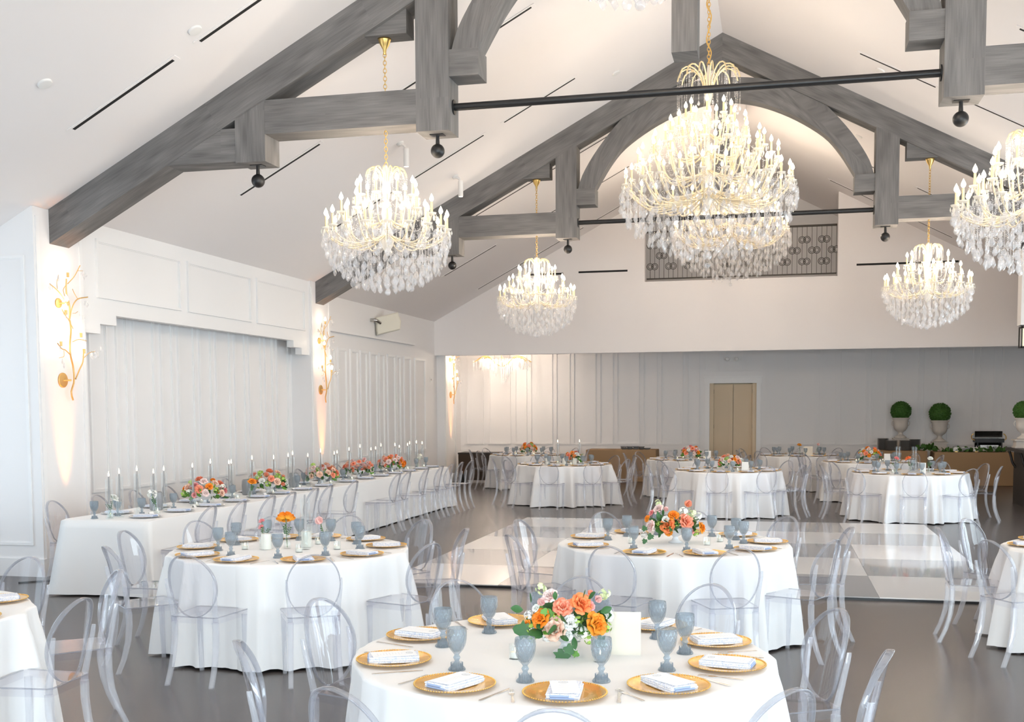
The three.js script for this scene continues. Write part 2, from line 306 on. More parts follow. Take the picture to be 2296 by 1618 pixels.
// ---------------------------------------------------------------- ceiling fittings
{
  const vent = (x0, x1, z) => {
    const L = (x1 - x0) / Math.cos(ANG), xm = (x0 + x1) / 2, left = xm < 0;
    const t = thing('slot_vent', left ? 'long black slot vent flush in the left ceiling slope' : 'long black slot vent flush in the right ceiling slope', 'air vent', [xm, cy(xm) - .001, z], 0, left ? 'slot vents of the left slope' : 'slot vents of the right slope');
    t.rotation.z = left ? ANG : -ANG;
    part('frame', bx(-L / 2 - .05, L / 2 + .05, -.008, 0, -.055, .055), M.ceiling, t);
    part('slot', bx(-L / 2, L / 2, -.0095, -.006, -.022, .022), M.slot, t);
  };
  for (const z of [1.05, -2.5, -5.5, -9.02, -11.68, -14.4]) for (const [a, b] of [[-5.95, -4.83], [-4.54, -3.45], [-3.13, -2.05]]) vent(a, b, z);
  for (const z of [-2.4, -5.47, -9.0, -11.5, -14.35]) for (const [a, b] of [[1.98, 2.98], [3.45, 4.49]]) vent(a, b, z);
  const disc = lathe([[0, -.022], [.06, -.022], [.068, -.012], [.068, 0]], 24);
  for (const [x, z] of [[-5.62, 1.94], [-4.48, 1.25], [2.28, -5.8], [2.26, -9.78], [-1.55, -6.3], [-1.0, -3.4]]) { const o = single('smoke_detector', disc, M.plastic, 'small round white detector on the sloped ceiling', 'detector', [x, cy(x), z], 0, 'ceiling detectors'); o.rotation.z = x < 0 ? ANG : -ANG; }
  for (const [x, z] of [[-4.25, -3.97], [-4.18, -6.47]]) { // white angled spot lamps on the left slope
    const t = thing('ceiling_spotlight', 'small white cylinder spotlight on an elbow arm, left ceiling slope', 'spotlight', [x, cy(x), z], 0, 'white ceiling spotlights');
    part('base', at(lathe([[0, -.03], [.05, -.03], [.055, 0]], 16), 0, 0, 0, 0, 0, ANG), M.plastic, t);
    part('arm', tube([[0, -.02, 0], [.06, -.04, .0], [.09, -.09, 0]], .018, 8, 8), M.plastic, t);
    part('barrel', at(lathe([[0, -.3], [.035, -.3], [.04, -.29], [.04, -.06], [.03, -.04], [0, -.04]], 18), .09, -.03, 0), M.plastic, t);
    part('lens', at(new THREE.CircleGeometry(.032, 16), .09, -.332, 0, Math.PI / 2), std({ color: lin(.3, .3, .3), emissive: lin(1, .9, .75), emissiveIntensity: 2.5 }), t);
  }
  for (const [x0, x1, y] of [[-3.68, -2.52, 5.04], [-4.85, -4.05, 5.02], [2.6, 4.74, 5.0]]) { // slots in the gable wall
    const t = thing('wall_slot_vent', 'horizontal black slot vent in the gable wall', 'air vent', [(x0 + x1) / 2, y, ZG], 0, 'slot vents of the gable wall');
    part('frame', bx(-(x1 - x0) / 2 - .04, (x1 - x0) / 2 + .04, -.05, .05, 0, .006), M.ceiling, t);
    part('slot', bx(-(x1 - x0) / 2, (x1 - x0) / 2, -.022, .022, .005, .008), M.slot, t);
  }
}
{ // wall speaker, emergency light, small camera, wall switch
  const t = thing('wall_speaker', 'cream angular loudspeaker on a bracket high on the left wall', 'speaker', [B3, 3.62, -11.0]);
  part('bracket', tube([[0, .05, .3], [.1, .05, .28], [.16, .0, .15]], .035, 10, 8), M.steel, t);
  const b = at(extrude([[-.26, -.16], [.2, -.16], [.26, -.02], [.24, .16], [-.2, .16]], .2, -.1, .02), .22, 0, -.1, 0, .5, .25); part('cabinet', b, M.speaker, t);
  part('grille', at(bx(-.18, .2, -.14, .12, 0, .03), .255, -.01, -.02, 0, .5, .25), M.plastic, t);
  const e = thing('emergency_light', 'white twin-head emergency light above the double door', 'emergency light', [-.2, 3.07, ZB]);
  part('housing', bx(-.1, .08, -.06, .06, 0, .05), M.plastic, e);
  for (const x of [-.13, .1]) part('lamp_head', at(lathe([[0, .1], [.045, .1], [.05, .08], [.03, 0]], 16), x, 0, .05, Math.PI / 2), M.plastic, e);
  const c = thing('security_camera', 'small black dome camera under the soffit corner', 'camera', [-6.62, SOFF, -15.25]);
  part('mount', lathe([[0, 0], [.05, 0], [.05, -.03], [0, -.03]], 14), M.plastic, c);
  part('dome', at(new THREE.SphereGeometry(.045, 14, 10), 0, -.045, 0), M.black, c);
  const s = thing('wall_switch', 'small white sensor plate on the pier beside the far sconce', 'switch', [B3, 2.55, -14.75]);
  part('plate', bx(0, .012, -.06, .06, -.05, .05), M.plastic, s); part('button', bx(.012, .018, -.02, .02, -.02, .02), M.steel, s);
}
{ // loft railing
  const t = thing('loft_railing', 'dark iron railing with paired rings in the loft opening', 'railing', [0, 4.77, -15.42]);
  const X0 = -2.11, X1 = 2.19;
  part('top_rail', bx(X0, X1, 1.16, 1.20, -.03, .03), M.iron, t); part('bottom_rail', bx(X0, X1, .08, .11, -.02, .02), M.iron, t);
  const ring = new THREE.TorusGeometry(.075, .007, 6, 20), ring2 = new THREE.TorusGeometry(.047, .006, 6, 18);
  let k = 0;
  for (let x = X0 + .08; x < X1; x += .108, k++) {
    const phase = Math.floor(k / 2) % 2, ys = phase ? [.63] : [.87, .38];
    let y0 = .11; const pieces = [];
    for (const y of [...ys].reverse()) { pieces.push(bx(x - .005, x + .005, y0, y - .075, -.005, .005)); y0 = y + .075; }
    pieces.push(bx(x - .005, x + .005, y0, 1.16, -.005, .005)); part('bar', merge(pieces), M.iron, t);
    for (const y of ys) { part('ring', ring, M.iron, t, [x, y, 0]); part('ring', ring2, M.iron, t, [x, y, 0]); }
  }
}
// ---------------------------------------------------------------- roof trusses
const trussParts = [];
function truss(zf, label) {
  const t = thing('roof_truss', label, 'truss', [0, 0, zf]);
  if (trussParts.length) { for (const c of trussParts[0].children) t.add(c.clone()); return t; }
  trussParts.push(t);
  const D = .35, W = (n, g, dir, off, p = t) => part(n, grainUV(g, dir, off), M.wood, p);
  const TV = .38, ud = V(1, SL, 0);
  W('rafter', extrude([[-7.02, cy(7.02)], [0, RIDGE], [0, RIDGE - TV], [-7.02, cy(7.02) - TV]], D, -D), ud, .1);
  W('rafter', extrude([[0, RIDGE], [7.02, cy(7.02)], [7.02, cy(7.02) - TV], [0, RIDGE - TV]], D, -D), V(1, -SL, 0), 1.3);
  for (const s of [-1, 1]) {
    const X = (a, b) => (s < 0 ? [-b, -a] : [a, b]), up = V(0, 1, 0), ho = V(1, 0, 0);
    const under = (x) => cy(x) - TV;
    const poly = (a, b, y0, fn) => { const [p, q] = X(a, b); return extrude([[p, y0], [q, y0], [q, fn(Math.abs(q))], [p, fn(Math.abs(p))]], D, -D, 0); };
    W('queen_post', poly(2.36, 2.71, 4.67, (x) => under(x) + .02), up, s);
    W('strut_post', poly(4.387, 4.729, 4.47, (x) => under(x) + .02), up, 2 + s);
    const [b0, b1] = X(2.71, 4.387); W('collar_beam', bx(b0, b1, 4.75, 5.10, -D + .004, -.004), ho, .7 + s);
    { const xt = (RIDGE - TV - 4.83) / SL, xb = (RIDGE - TV - 4.485) / SL; W('haunch_beam', extrude(s < 0 ? [[-xb, 4.485], [-4.729, 4.485], [-4.729, 4.83], [-xt, 4.83]] : [[4.729, 4.485], [xb, 4.485], [xt, 4.83], [4.729, 4.83]], D - .01, -D + .005), ho, 1.9 + s); }
    const [f0, f1] = X(2.05, 2.36); W('arch_foot', bx(f0, f1, 5.2, 5.465, -D + .01, -.01), ho, .3 * s);
    { const y = 5.68, xw = (RIDGE - TV - y) / SL; const [w0, w1] = X(2.82, xw); W('chandelier_bracket', extrude(s < 0 ? [[w0, y], [-2.82, y], [-2.82, under(2.82) + .01]] : [[2.82, y], [w1, y], [2.82, under(2.82) + .01]], .25, -.30), ho, .5 * s); }
    for (const [x, y] of [[2.535, 4.67], [4.558, 4.47]]) {
      const b = part('ball_finial', at(new THREE.SphereGeometry(.072, 24, 16), s * x, y - .165, -D / 2), M.black, t);
      part('finial_stem', at(lathe([[.022, -.11], [.018, -.02], [.02, 0]], 14), s * x, y, -D / 2), M.black, b);
      part('finial_plate', bx(s * x - .07, s * x + .07, y - .008, y, -D / 2 - .05, -D / 2 + .05), M.black, b);
    }
  }
  W('king_post', extrude([[-.123, 5.263], [.123, 5.263], [.123, RIDGE - TV + .01 - .06], [0, RIDGE - TV + .01], [-.123, RIDGE - TV - .05]], D - .02, -D + .01), V(0, 1, 0), 3);
  { // round arch between the feet
    const O = [[0, 7.10], [.45, 7.07], [.83, 6.98], [1.38, 6.75], [1.68, 6.49], [2.01, 6.10], [2.25, 5.72], [2.34, 5.465]], I = [[0, 6.76], [.33, 6.73], [.7, 6.63], [1.15, 6.42], [1.58, 6.13], [1.83, 5.84], [2.06, 5.465]];
    const full = (L) => new THREE.SplineCurve([...L.slice(1).reverse().map(([x, y]) => new THREE.Vector2(-x, y)), ...L.map(([x, y]) => new THREE.Vector2(x, y))]).getPoints(48).map((q) => [q.x, q.y]);
    const a = full(O), b = full(I).reverse();
    const g = extrude([...a, ...b], .27, -.31), p = g.attributes.position, uv = new Float32Array(p.count * 2);
    for (let i = 0; i < p.count; i++) { const th = Math.atan2(p.getY(i) - 5.3, p.getX(i)); uv[2 * i] = th * 2.1; uv[2 * i + 1] = Math.hypot(p.getX(i), p.getY(i) - 5.3) + p.getZ(i); }
    g.setAttribute('uv', new THREE.BufferAttribute(uv, 2)); part('arch_brace', g, M.wood, t);
  }
  const rod = part('tie_rod', at(new THREE.CylinderGeometry(.037, .037, 4.72, 20), 0, 4.936, -D / 2, 0, 0, Math.PI / 2), M.black, t);
  for (const s of [-1, 1]) part('flange', at(new THREE.CylinderGeometry(.075, .075, .012, 24), s * 2.353, 4.936, -D / 2, 0, 0, Math.PI / 2), M.black, rod);
  return t;
}
truss(0, 'grey-washed timber truss carrying the chandeliers in front of the dance floor');
truss(-7.37, 'grey-washed timber truss beyond the dance floor, peak under the ridge');
truss(7.37, 'grey-washed timber truss overhead near the entrance end');
// ---------------------------------------------------------------- crystal chandeliers
const dropG = flat(lathe([[0, 0], [.35, -.35], [.5, -.62], [.3, -.85], [0, -1]], 6));      // faceted pendant, unit length, hangs from the origin
const kiteG = flat(lathe([[0, 0], [.22, -.22], [.55, -.6], [0, -1]], 4));
const beadG = flat(new THREE.OctahedronGeometry(.5, 0));
const bulbG = lathe([[0, -.5], [.16, -.42], [.27, -.2], [.22, .05], [.08, .33], [0, .5]], 10);
function beadStuff(name, parent, list, size) { // too many and too small to pick apart: one merged part
  const src = beadG.attributes.position.array, n = src.length / 3, nn = beadG.attributes.normal.array, pos = new Float32Array(list.length * n * 3), nor = new Float32Array(list.length * n * 3);
  list.forEach(([x, y, z], i) => { const c = Math.cos(i * 1.7), s = Math.sin(i * 1.7); for (let k = 0; k < n; k++) { const a = 3 * k, o = (i * n + k) * 3; pos[o] = x + size * (c * src[a] + s * src[a + 2]); pos[o + 1] = y + size * src[a + 1]; pos[o + 2] = z + size * (c * src[a + 2] - s * src[a]); nor[o] = c * nn[a] + s * nn[a + 2]; nor[o + 1] = nn[a + 1]; nor[o + 2] = c * nn[a + 2] - s * nn[a]; } });
  const g = new THREE.BufferGeometry(); g.setAttribute('position', new THREE.BufferAttribute(pos, 3)); g.setAttribute('normal', new THREE.BufferAttribute(nor, 3));
  const o = part(name, g, M.crystal, parent); o.userData.kind = 'stuff'; return o;
}
function chainGeo(y0, y1, r = .018) {
  const link = new THREE.TorusGeometry(r, r * .22, 5, 10); link.scale(1, 1.5, 1); const out = [], step = r * 2.35; let k = 0;
  for (let y = y0; y < y1; y += step, k++) out.push(at(link, 0, y + r, 0, 0, (k % 2) * Math.PI / 2 + .3, 0));
  return merge(out);
}
function candleArm(parent, R, yc, th, S, geo) { // one curved arm with its bobeche, sleeve and bulb
  const a = part('arm', geo, M.arm, parent, null, [0, th, 0]);
  part('bobeche', S.bob, M.bobeche, a, [0, yc, R]);
  part('candle_sleeve', S.sleeve, M.paleGold, a, [0, yc + S.sl / 2 + .01, R]);
  const b = part('bulb', bulbG, M.bulb, a, [0, yc + S.sl + .01 + S.bl / 2, R]); b.scale.setScalar(S.bl);
  return a;
}
// spec: tiers [radius, cup height, count], bowl rings [radius, tip height, count], crown [y, radius, height]
function chandelier(name, S) {
  const t = new THREE.Group(); t.name = name;
  S.bob0 = lathe([[0, -.012], [S.sl * .16, -.012], [S.sl * .38, .002], [S.sl * .42, .016], [S.sl * .36, .008], [0, .004]], 12); S.sleeve = new THREE.CylinderGeometry(S.sl * .10, S.sl * .115, S.sl, 8);
  const hub = S.hub; S.bob = merge([S.bob0, ...Array.from({ length: 6 }, (_, i) => at(i % 2 ? dropG : kiteG, S.sl * .4 * Math.sin(i * 1.047), -.002, S.sl * .4 * Math.cos(i * 1.047), 0, i, 0, [.022, .052 + .012 * (i % 3), .016]))]);
  part('stem', lathe([[.008, hub - .22], [.03, hub - .17], [.065, hub - .10], [.08, hub - .05], [.06, hub + .02], [.03, hub + .1], [.06, hub + .22], [.028, hub + .34], [.02, S.crown[0] - .1], [.05, S.crown[0] + .02], [.02, S.crown[0] + S.crown[2]], [.01, S.crown[0] + S.crown[2] + .03]], 16), M.bobeche, t);
  const small = [];
  for (const [R, yc, n, off = 0] of S.tiers) {
    const y0 = Math.max(hub, yc - .16 - R * .18);
    const g = tube([[0, y0, .04], [0, y0 - .10 * R - .02, R * .35], [0, Math.min(y0, yc) - .12 * R - .03, R * .72], [0, yc - .05, R * .97], [0, yc - .01, R]], S.ar, 14, 5);
    for (let i = 0; i < n; i++) {
      const th = (i + off) / n * Math.PI * 2; candleArm(t, R, yc, th, S, g);
      for (let k = 0; k < 4; k++) { const b = k / 4 * 6.283 + .4, x = R * Math.sin(th) + S.sl * .38 * Math.cos(b), z = R * Math.cos(th) + S.sl * .38 * Math.sin(b); for (let j = 0; j < 3; j++) small.push([x, yc - .01 - j * S.bd * 1.3, z]); }
      const gn = Math.max(4, Math.round(6.283 * R / n / S.bd)); for (let j = 0; j <= gn; j++) { const q = j / gn, a2 = th + q * 6.283 / n; small.push([R * .99 * Math.sin(a2), yc - .02 - .09 * Math.sin(q * 3.1416), R * .99 * Math.cos(a2)]); if (R > .3) small.push([R * .7 * Math.sin(a2), yc + .07 - .12 * Math.sin(q * 3.1416), R * .7 * Math.cos(a2)]); }
      for (let j = 0; j < 8; j++) small.push([R * .82 * Math.sin(th + .5 * 6.283 / n), yc - .02 - j * S.bd * 1.2, R * .82 * Math.cos(th + .5 * 6.283 / n)]);
      const u = .55; for (let j = 0; j < 7; j++) { const q = u + (1 - u) * j / 7; small.push([q * R * Math.sin(th), yc - .08 - .1 * R * Math.sin(j / 7 * 3.14), q * R * Math.cos(th)]); }
    }
  }
  // bowl of strands, each ending in a faceted pendant
  const beads = []; let k = 0;
  S.rings.forEach(([R, yt, n, len], ri) => {
    for (let i = 0; i < n; i++, k++) {
      const th = (i + .5 * (ri % 2)) / n * Math.PI * 2 + rr(-.03, .03), r = R + rr(-.015, .015), dl = len * rr(.85, 1.2), tip = yt + rr(-.03, .03), x = r * Math.sin(th), z = r * Math.cos(th);
      const d = part('crystal_drop', k % 3 ? dropG : kiteG, M.crystal, t, [x, tip + dl, z], [0, th + rr(-.5, .5), 0]); d.scale.set(dl * .62, dl, dl * .42);
      const top = Math.min(S.strandTop, tip + S.strand * rr(.8, 1.1)); for (let y = tip + dl + S.bd * .5; y < top; y += S.bd * 1.15) beads.push([r * (1 + .0) * Math.sin(th), y, r * Math.cos(th)]);
      if (ri < 2) for (let j = 1; j < 6; j++) { const q = j / 6, a2 = th + q * 6.283 / n; beads.push([r * 1.01 * Math.sin(a2), top - .05 * Math.sin(q * 3.14), r * 1.01 * Math.cos(a2)]); }
    }
  });
  const nb = part('base_ball', new THREE.SphereGeometry(S.bd * 2.2, 12, 10), M.crystal, t, [0, S.yBot + S.bd * 1.6, 0]);
  for (let y = S.yBot + S.bd * 3.6; y < S.yBot + .2; y += S.bd * 1.15) beads.push([0, y, 0]);
  // crown of arching scrolls hung with strands
  const [c0, cr, ch] = S.crown, sc = tube([[0, c0, .02], [0, c0 + ch * .75, cr * .3], [0, c0 + ch, cr * .62], [0, c0 + ch * .9, cr * .9], [0, c0 + ch * .62, cr]], S.ar * .9, 12, 5);
  for (let i = 0; i < 14; i++) { const th = i / 14 * 6.283 + .2; part('crown_scroll', sc, M.paleGold, t, null, [0, th, 0]); for (const [q, h, l] of [[1, .62, ch * .9], [.9, .9, ch * .8], [.62, 1, ch * .6]]) for (let y = 0; y < l; y += S.bd * 1.15) beads.push([cr * q * Math.sin(th), c0 + ch * h - y, cr * q * Math.cos(th)]);
    const d = part('crystal_drop', dropG, M.crystal, t, [cr * Math.sin(th), c0 + ch * .62 - ch * .9, cr * Math.cos(th)]); d.scale.set(.04, .07, .03); }
  beadStuff('bead_strands', t, beads, S.bd); beadStuff('small_beads', t, small, S.bd * .9);
  // chain and canopy
  part('chain', chainGeo(c0 + ch + .02, S.top - .12, S.ch), M.gold, t);
  part('canopy', lathe([[.012, S.top - .16], [.02, S.top - .11], [.05, S.top - .06], [.065, S.top - .015], [.07, S.top], [0, S.top]].reverse().map(([a, b]) => [a, b]), 20), M.gold, t);
  return t;
}
const LAMP = new THREE.Color().setRGB(1, .84, .68);
function lampsIn(t, pos, spots, power) { for (const [R, y, a] of spots) { const l = new THREE.PointLight(LAMP, power, 0, 2); l.name = 'chandelier_bulb_light'; l.position.set(pos[0] + R * Math.sin(a), pos[1] + y, pos[2] + R * Math.cos(a)); l.castShadow = true; scene.add(l); } }
const SIDE = { tiers: [[.635, .66, 18], [.475, .83, 9, .5], [.31, 1.0, 9]], sl: .12, bl: .085, ar: .008, hub: .62, yBot: 0, crown: [1.07, .215, .24], rings: [[.66, .50, 44, .10], [.64, .40, 42, .10], [.60, .30, 38, .10], [.54, .22, 36, .10], [.46, .15, 32, .10], [.36, .09, 26, .10], [.25, .05, 18, .09], [.13, .03, 10, .09]], strand: .42, strandTop: .62, bd: .014, ch: .017, top: 2.63 };
const side0 = chandelier('crystal_chandelier', SIDE);
{
  const by = 3.05, spots = [[-3.1, -.175, 'three-tier crystal chandelier hanging from the near truss on the long table side'], [3.15, -.175, 'three-tier crystal chandelier hanging from the near truss on the window side'], [-3.07, -7.545, 'three-tier crystal chandelier on the far truss beside the gable slot vents'], [3.18, -7.545, 'three-tier crystal chandelier on the far truss, window side, before the buffet wall'], [-3.1, 7.2, 'three-tier crystal chandelier on the entrance truss, long table side'], [3.15, 7.2, 'three-tier crystal chandelier on the entrance truss, window side']];
  spots.forEach(([x, z, l], i) => {
    const o = i ? side0.clone() : side0; o.name = numbered('crystal_chandelier'); scene.add(o); o.position.set(x, by, z); o.rotation.y = i * .13; o.userData = {}; tag(o, l, 'chandelier', 'small chandeliers on the trusses');
    const lp = []; for (let k = 0; k < 3; k++) lp.push([.635, .66 + .13 + .045, (k * 6) / 18 * Math.PI * 2 + i * .13]); for (let k = 0; k < 3; k++) lp.push([.31, 1.0 + .13 + .045, (k * 3) / 9 * Math.PI * 2 + i * .13]);
    lampsIn(o, [x, by, z], lp, z < -5 ? .72 : z > 5 ? .85 : .48);
  });
}
const BIG = { tiers: [[1.07, 1.06, 24], [.90, 1.34, 20, .5], [.71, 1.53, 16], [.49, 1.74, 12, .5], [.29, 1.92, 8]], sl: .13, bl: .09, ar: .011, hub: .95, yBot: 0, crown: [2.16, .40, .40], rings: [[1.13, .84, 62, .11], [1.12, .70, 60, .12], [1.05, .55, 56, .12], [.93, .42, 44, .12], [.76, .31, 34, .12], [.56, .20, 24, .11], [.34, .11, 14, .11]], strand: .5, strandTop: .98, bd: .017, ch: .02, top: 3.95 };
const big0 = chandelier('grand_chandelier', BIG);
{
  const spots = [[-3.86, 3.67, 'huge five-tier crystal chandelier blazing over the dance floor'], [-11.2, 4.2, 'large crystal chandelier partly hidden behind the grand one, before the loft railing'], [3.5, 4.47, 'large crystal chandelier of which only the lowest drops show']];
  spots.forEach(([z, by, l], i) => {
    const o = i ? big0.clone() : big0; o.name = numbered('grand_chandelier'); scene.add(o); o.position.set(0, by, z); o.rotation.y = i * .09; o.userData = {}; tag(o, l, 'chandelier', 'large chandeliers along the ridge');
    if (i) { const c = o.children.find((q) => q.name === 'chain'), top = (i === 1 ? 6.94 : 7.5) - by; o.remove(c); const nc = part('chain', chainGeo(BIG.crown[0] + BIG.crown[2] + .02, top - .1, .02), M.gold, o); o.children.find((q) => q.name === 'canopy').position.y = top - BIG.top; }
    else part('cord', tube(Array.from({ length: 9 }, (_, k) => [.035 * Math.sin(k * 2.1), 2.6 + k * .15, .02 * Math.cos(k * 1.7)]), .009, 40, 6), M.gold, o);
    const lp = []; for (let k = 0; k < 6; k++) lp.push([1.07, 1.06 + .14 + .045, (k * 4) / 24 * Math.PI * 2 + i * .09]); for (let k = 0; k < 4; k++) lp.push([.71, 1.53 + .185, (k * 4) / 16 * Math.PI * 2 + i * .09]);
    lampsIn(o, [0, by, z], lp, i === 1 ? .8 : i === 2 ? .95 : .5);
  });
  const h = single('hoist_box', bx(-.27, .27, 6.94, 7.64, -.25, .25), M.ceiling, 'white boxed-in hoist housing at the ridge above the rear chandelier', 'housing', [0, 0, -11.2]);
}
// ---------------------------------------------------------------- branch sconces on the piers
const K = (zx, zy) => [-((zx * .1854 + 80) - 143) * .0083, -((zy * .1854 + 600) - 852) * .0056];     // sketch units to metres on the pier: [z, y]
function sconce(zc, px, label, first) {
  const o = first ? copyOf(first, [px, 2.19, zc], 0, label) : thing('branch_sconce', label, 'wall lamp', [px, 2.19, zc], 0, 'gilded branch sconces');
  const bulbs = [[325, 150], [287, 560], [462, 790], [218, 905], [493, 965], [300, 470]];
  if (!first) {
    const B = (pts, r, x0 = .07, dx = .0) => part('branch', tube(pts.map(([a, b], i) => { const [z, y] = K(a, b); return [x0 + dx * i / (pts.length - 1) + .012 * Math.sin(i * 2 + a), y, z]; }), r, 18, 6), M.branchGold, o);
    B([[388, 1572], [362, 1490], [395, 1370], [400, 1220], [352, 1080], [350, 960], [388, 800], [375, 700]], .011);
    B([[375, 700], [368, 540], [328, 400], [325, 255]], .008, .07, .03); B([[375, 700], [392, 560], [435, 465], [535, 425]], .007, .07, .06); B([[362, 535], [280, 450], [195, 385], [112, 345]], .006, .07, .05);
    B([[195, 385], [182, 320], [212, 232]], .004, .11); B([[278, 450], [285, 380], [298, 335]], .004, .1); B([[330, 310], [400, 215], [455, 90]], .005, .1, .03); B([[437, 150], [490, 143]], .003, .12); B([[435, 462], [410, 400], [375, 360]], .004, .1); B([[395, 620], [430, 615], [460, 592]], .003, .09);
    B([[385, 790], [330, 690], [285, 680], [225, 600]], .005, .08, .06); B([[372, 935], [420, 905], [495, 915]], .005, .08, .06); B([[352, 1080], [285, 1030], [210, 1020], [140, 970]], .006, .08, .06); B([[250, 1035], [240, 1100], [190, 1122]], .003, .12);
    B([[398, 1340], [450, 1240], [480, 1150], [490, 1050]], .008, .08, .03); B([[487, 1112], [540, 1045], [600, 1025]], .004, .1, .03);
    for (const [a, b, r] of [[322, 1355, .085], [298, 520, .055]]) { const [z, y] = K(a, b); part('wall_plate', at(lathe([[0, 0], [r, 0], [r, .012], [r * .9, .018], [0, .02]], 24), 0, y, z, 0, 0, -Math.PI / 2), M.branchGold, o); part('stand_off', tube([[.015, y, z], [.05, y, z - .02], [.08, y, z - .05]], .01, 6, 6), M.branchGold, o); }
    for (const [a, b] of bulbs) { const [z, y] = K(a, b); part('candle_cup', at(new THREE.CylinderGeometry(.016, .014, .055, 10), .11, y - .065, z), M.branchGold, o); const q = part('bulb', bulbG, M.bulb, o, [.11, y, z]); q.scale.setScalar(.085); }
    for (let i = 0; i < 34; i++) { const [a, b] = [[490, 150], [112, 350], [212, 235], [535, 428], [460, 595], [225, 600], [495, 915], [140, 970], [190, 1122], [600, 1030], [640, 975]][i % 11], [z, y] = K(a, b); const d = part('crystal_drop', dropG, M.crystal, o, [.12 + rr(-.03, .05), y + rr(-.05, .02), z + rr(-.05, .05)], [0, rr(0, 3), 0]); const s = rr(.05, .085); d.scale.set(s * .5, s, s * .25); }
  }
  for (const k of [0, 1, 3, 4]) { const [z, y] = K(...bulbs[k]); const l = new THREE.PointLight(LAMP, .075, 0, 2); l.name = 'sconce_bulb_light'; l.position.set(px + .11, 2.19 + y, zc + z); l.castShadow = true; scene.add(l); }
  return o;
}
const sc0 = sconce(-.18, PX, 'gilded branch sconce on the pier at the near end of the long table');
sconce(-7.55, PX, 'gilded branch sconce on the pier between the recess and the speaker bay', sc0);
sconce(-15.78, -7.05, 'gilded branch sconce on the far pier beside the low soffit', sc0);
// amber uplights standing on the floor at the piers
for (const [x, z, l, ty] of [[-6.78, -.15, 'small black amber uplight at the foot of the near pier', 1], [-6.78, -7.55, 'small black amber uplight at the foot of the middle pier', 1], [-6.78, -15.75, 'small black amber uplight at the foot of the far pier', 1]]) {
  const t = thing('floor_uplight', l, 'uplight', [x, 0, z]);
  part('can', lathe([[0, 0], [.07, 0], [.075, .02], [.075, .2], [.065, .21], [.06, .19], [0, .19]], 18), M.can, t);
  part('lamp_lens', at(new THREE.CircleGeometry(.058, 18), 0, .196, 0, -Math.PI / 2), std({ color: lin(.2, .1, .05), emissive: lin(1, .42, .10), emissiveIntensity: 3 }), t);
  const s = new THREE.SpotLight(lin(1, .33, .07), 22, 0, .17, .9, 2); s.name = 'amber_uplight_beam'; s.position.set(x, .22, z); s.target.position.set(x - .19, 1.6, z); s.castShadow = true; scene.add(s); scene.add(s.target);
}
{ // branch chandelier of the far corner
  const C = [-5.92, 2.55, -16.6], t = thing('branch_chandelier', 'gold branch chandelier dripping with glass rods in the back corner', 'chandelier', C);
  const prof = (u) => .42 + .16 * Math.sin(Math.min(1, u) * Math.PI * .62) - .02;      // arching arms
  for (let i = 0; i < 8; i++) { const th = i / 8 * 6.283 + .2, L = .62 + .14 * (i % 2); const P = (u, h) => [L * u * Math.sin(th), h, L * u * Math.cos(th)]; part('branch', tube([P(.03, .36), P(.3, .45), P(.62, .60), P(.85, .60), P(1.05, .52), P(1.2, .47)], .012, 16, 5), M.branchGold, t);
    const b = part('bulb', bulbG, M.bulb, t, P(.55, .5)); b.scale.setScalar(.09); const b2 = part('bulb', bulbG, M.bulb, t, P(.85, .52)); b2.scale.setScalar(.08);
    if (i % 2 === 0) { const l = new THREE.PointLight(LAMP, 1.1, 0, 2); l.name = 'branch_chandelier_bulb_light'; l.position.set(C[0] + P(.55, 0)[0], C[1] + .5, C[2] + P(.55, 0)[2]); l.castShadow = true; scene.add(l); } }
  const rodG = new THREE.CylinderGeometry(.006, .006, 1, 5); rodG.translate(0, -.5, 0);
  for (let i = 0; i < 220; i++) { const r = Math.sqrt(rnd()) * .74, th = rr(0, 6.283), top = .5 + .06 * Math.sin(r * 4), len = r < .3 ? .62 - r * 1.1 + rr(-.08, .04) : .22 + rr(-.07, .05); const o = part('glass_rod', rodG, M.crystal, t, [r * Math.sin(th), top, r * Math.cos(th)]); o.scale.set(1.3, Math.max(.08, len), 1.3); }
  part('suspension_wires', merge([-.2, .2].map((x) => at(new THREE.CylinderGeometry(.004, .004, SOFF - C[1] - .45, 5), x, (SOFF - C[1] + .45) / 2, 0))), M.iron, t);
}
// ---------------------------------------------------------------- dance floor
{
  const t = thing('dance_floor', 'glossy white and grey checkered dance floor laid on the concrete', 'dance floor', [0, 0, 0]);
  part('edge', bx(-3.14, 3.14, 0, .02, -7.01, .01), M.black, t);
  const w = 6.26 / 5, d = 7 / 5, gW = boxUV(new RoundedBoxGeometry(w - .002, .012, d - .002, 1, .002));
  for (let i = 0; i < 5; i++) for (let j = 0; j < 5; j++) part('floor_panel', gW, (i + j) % 2 ? M.danceGrey : M.danceWhite, t, [-3.13 + w * (i + .5), .026, -d * (j + .5)]);
}
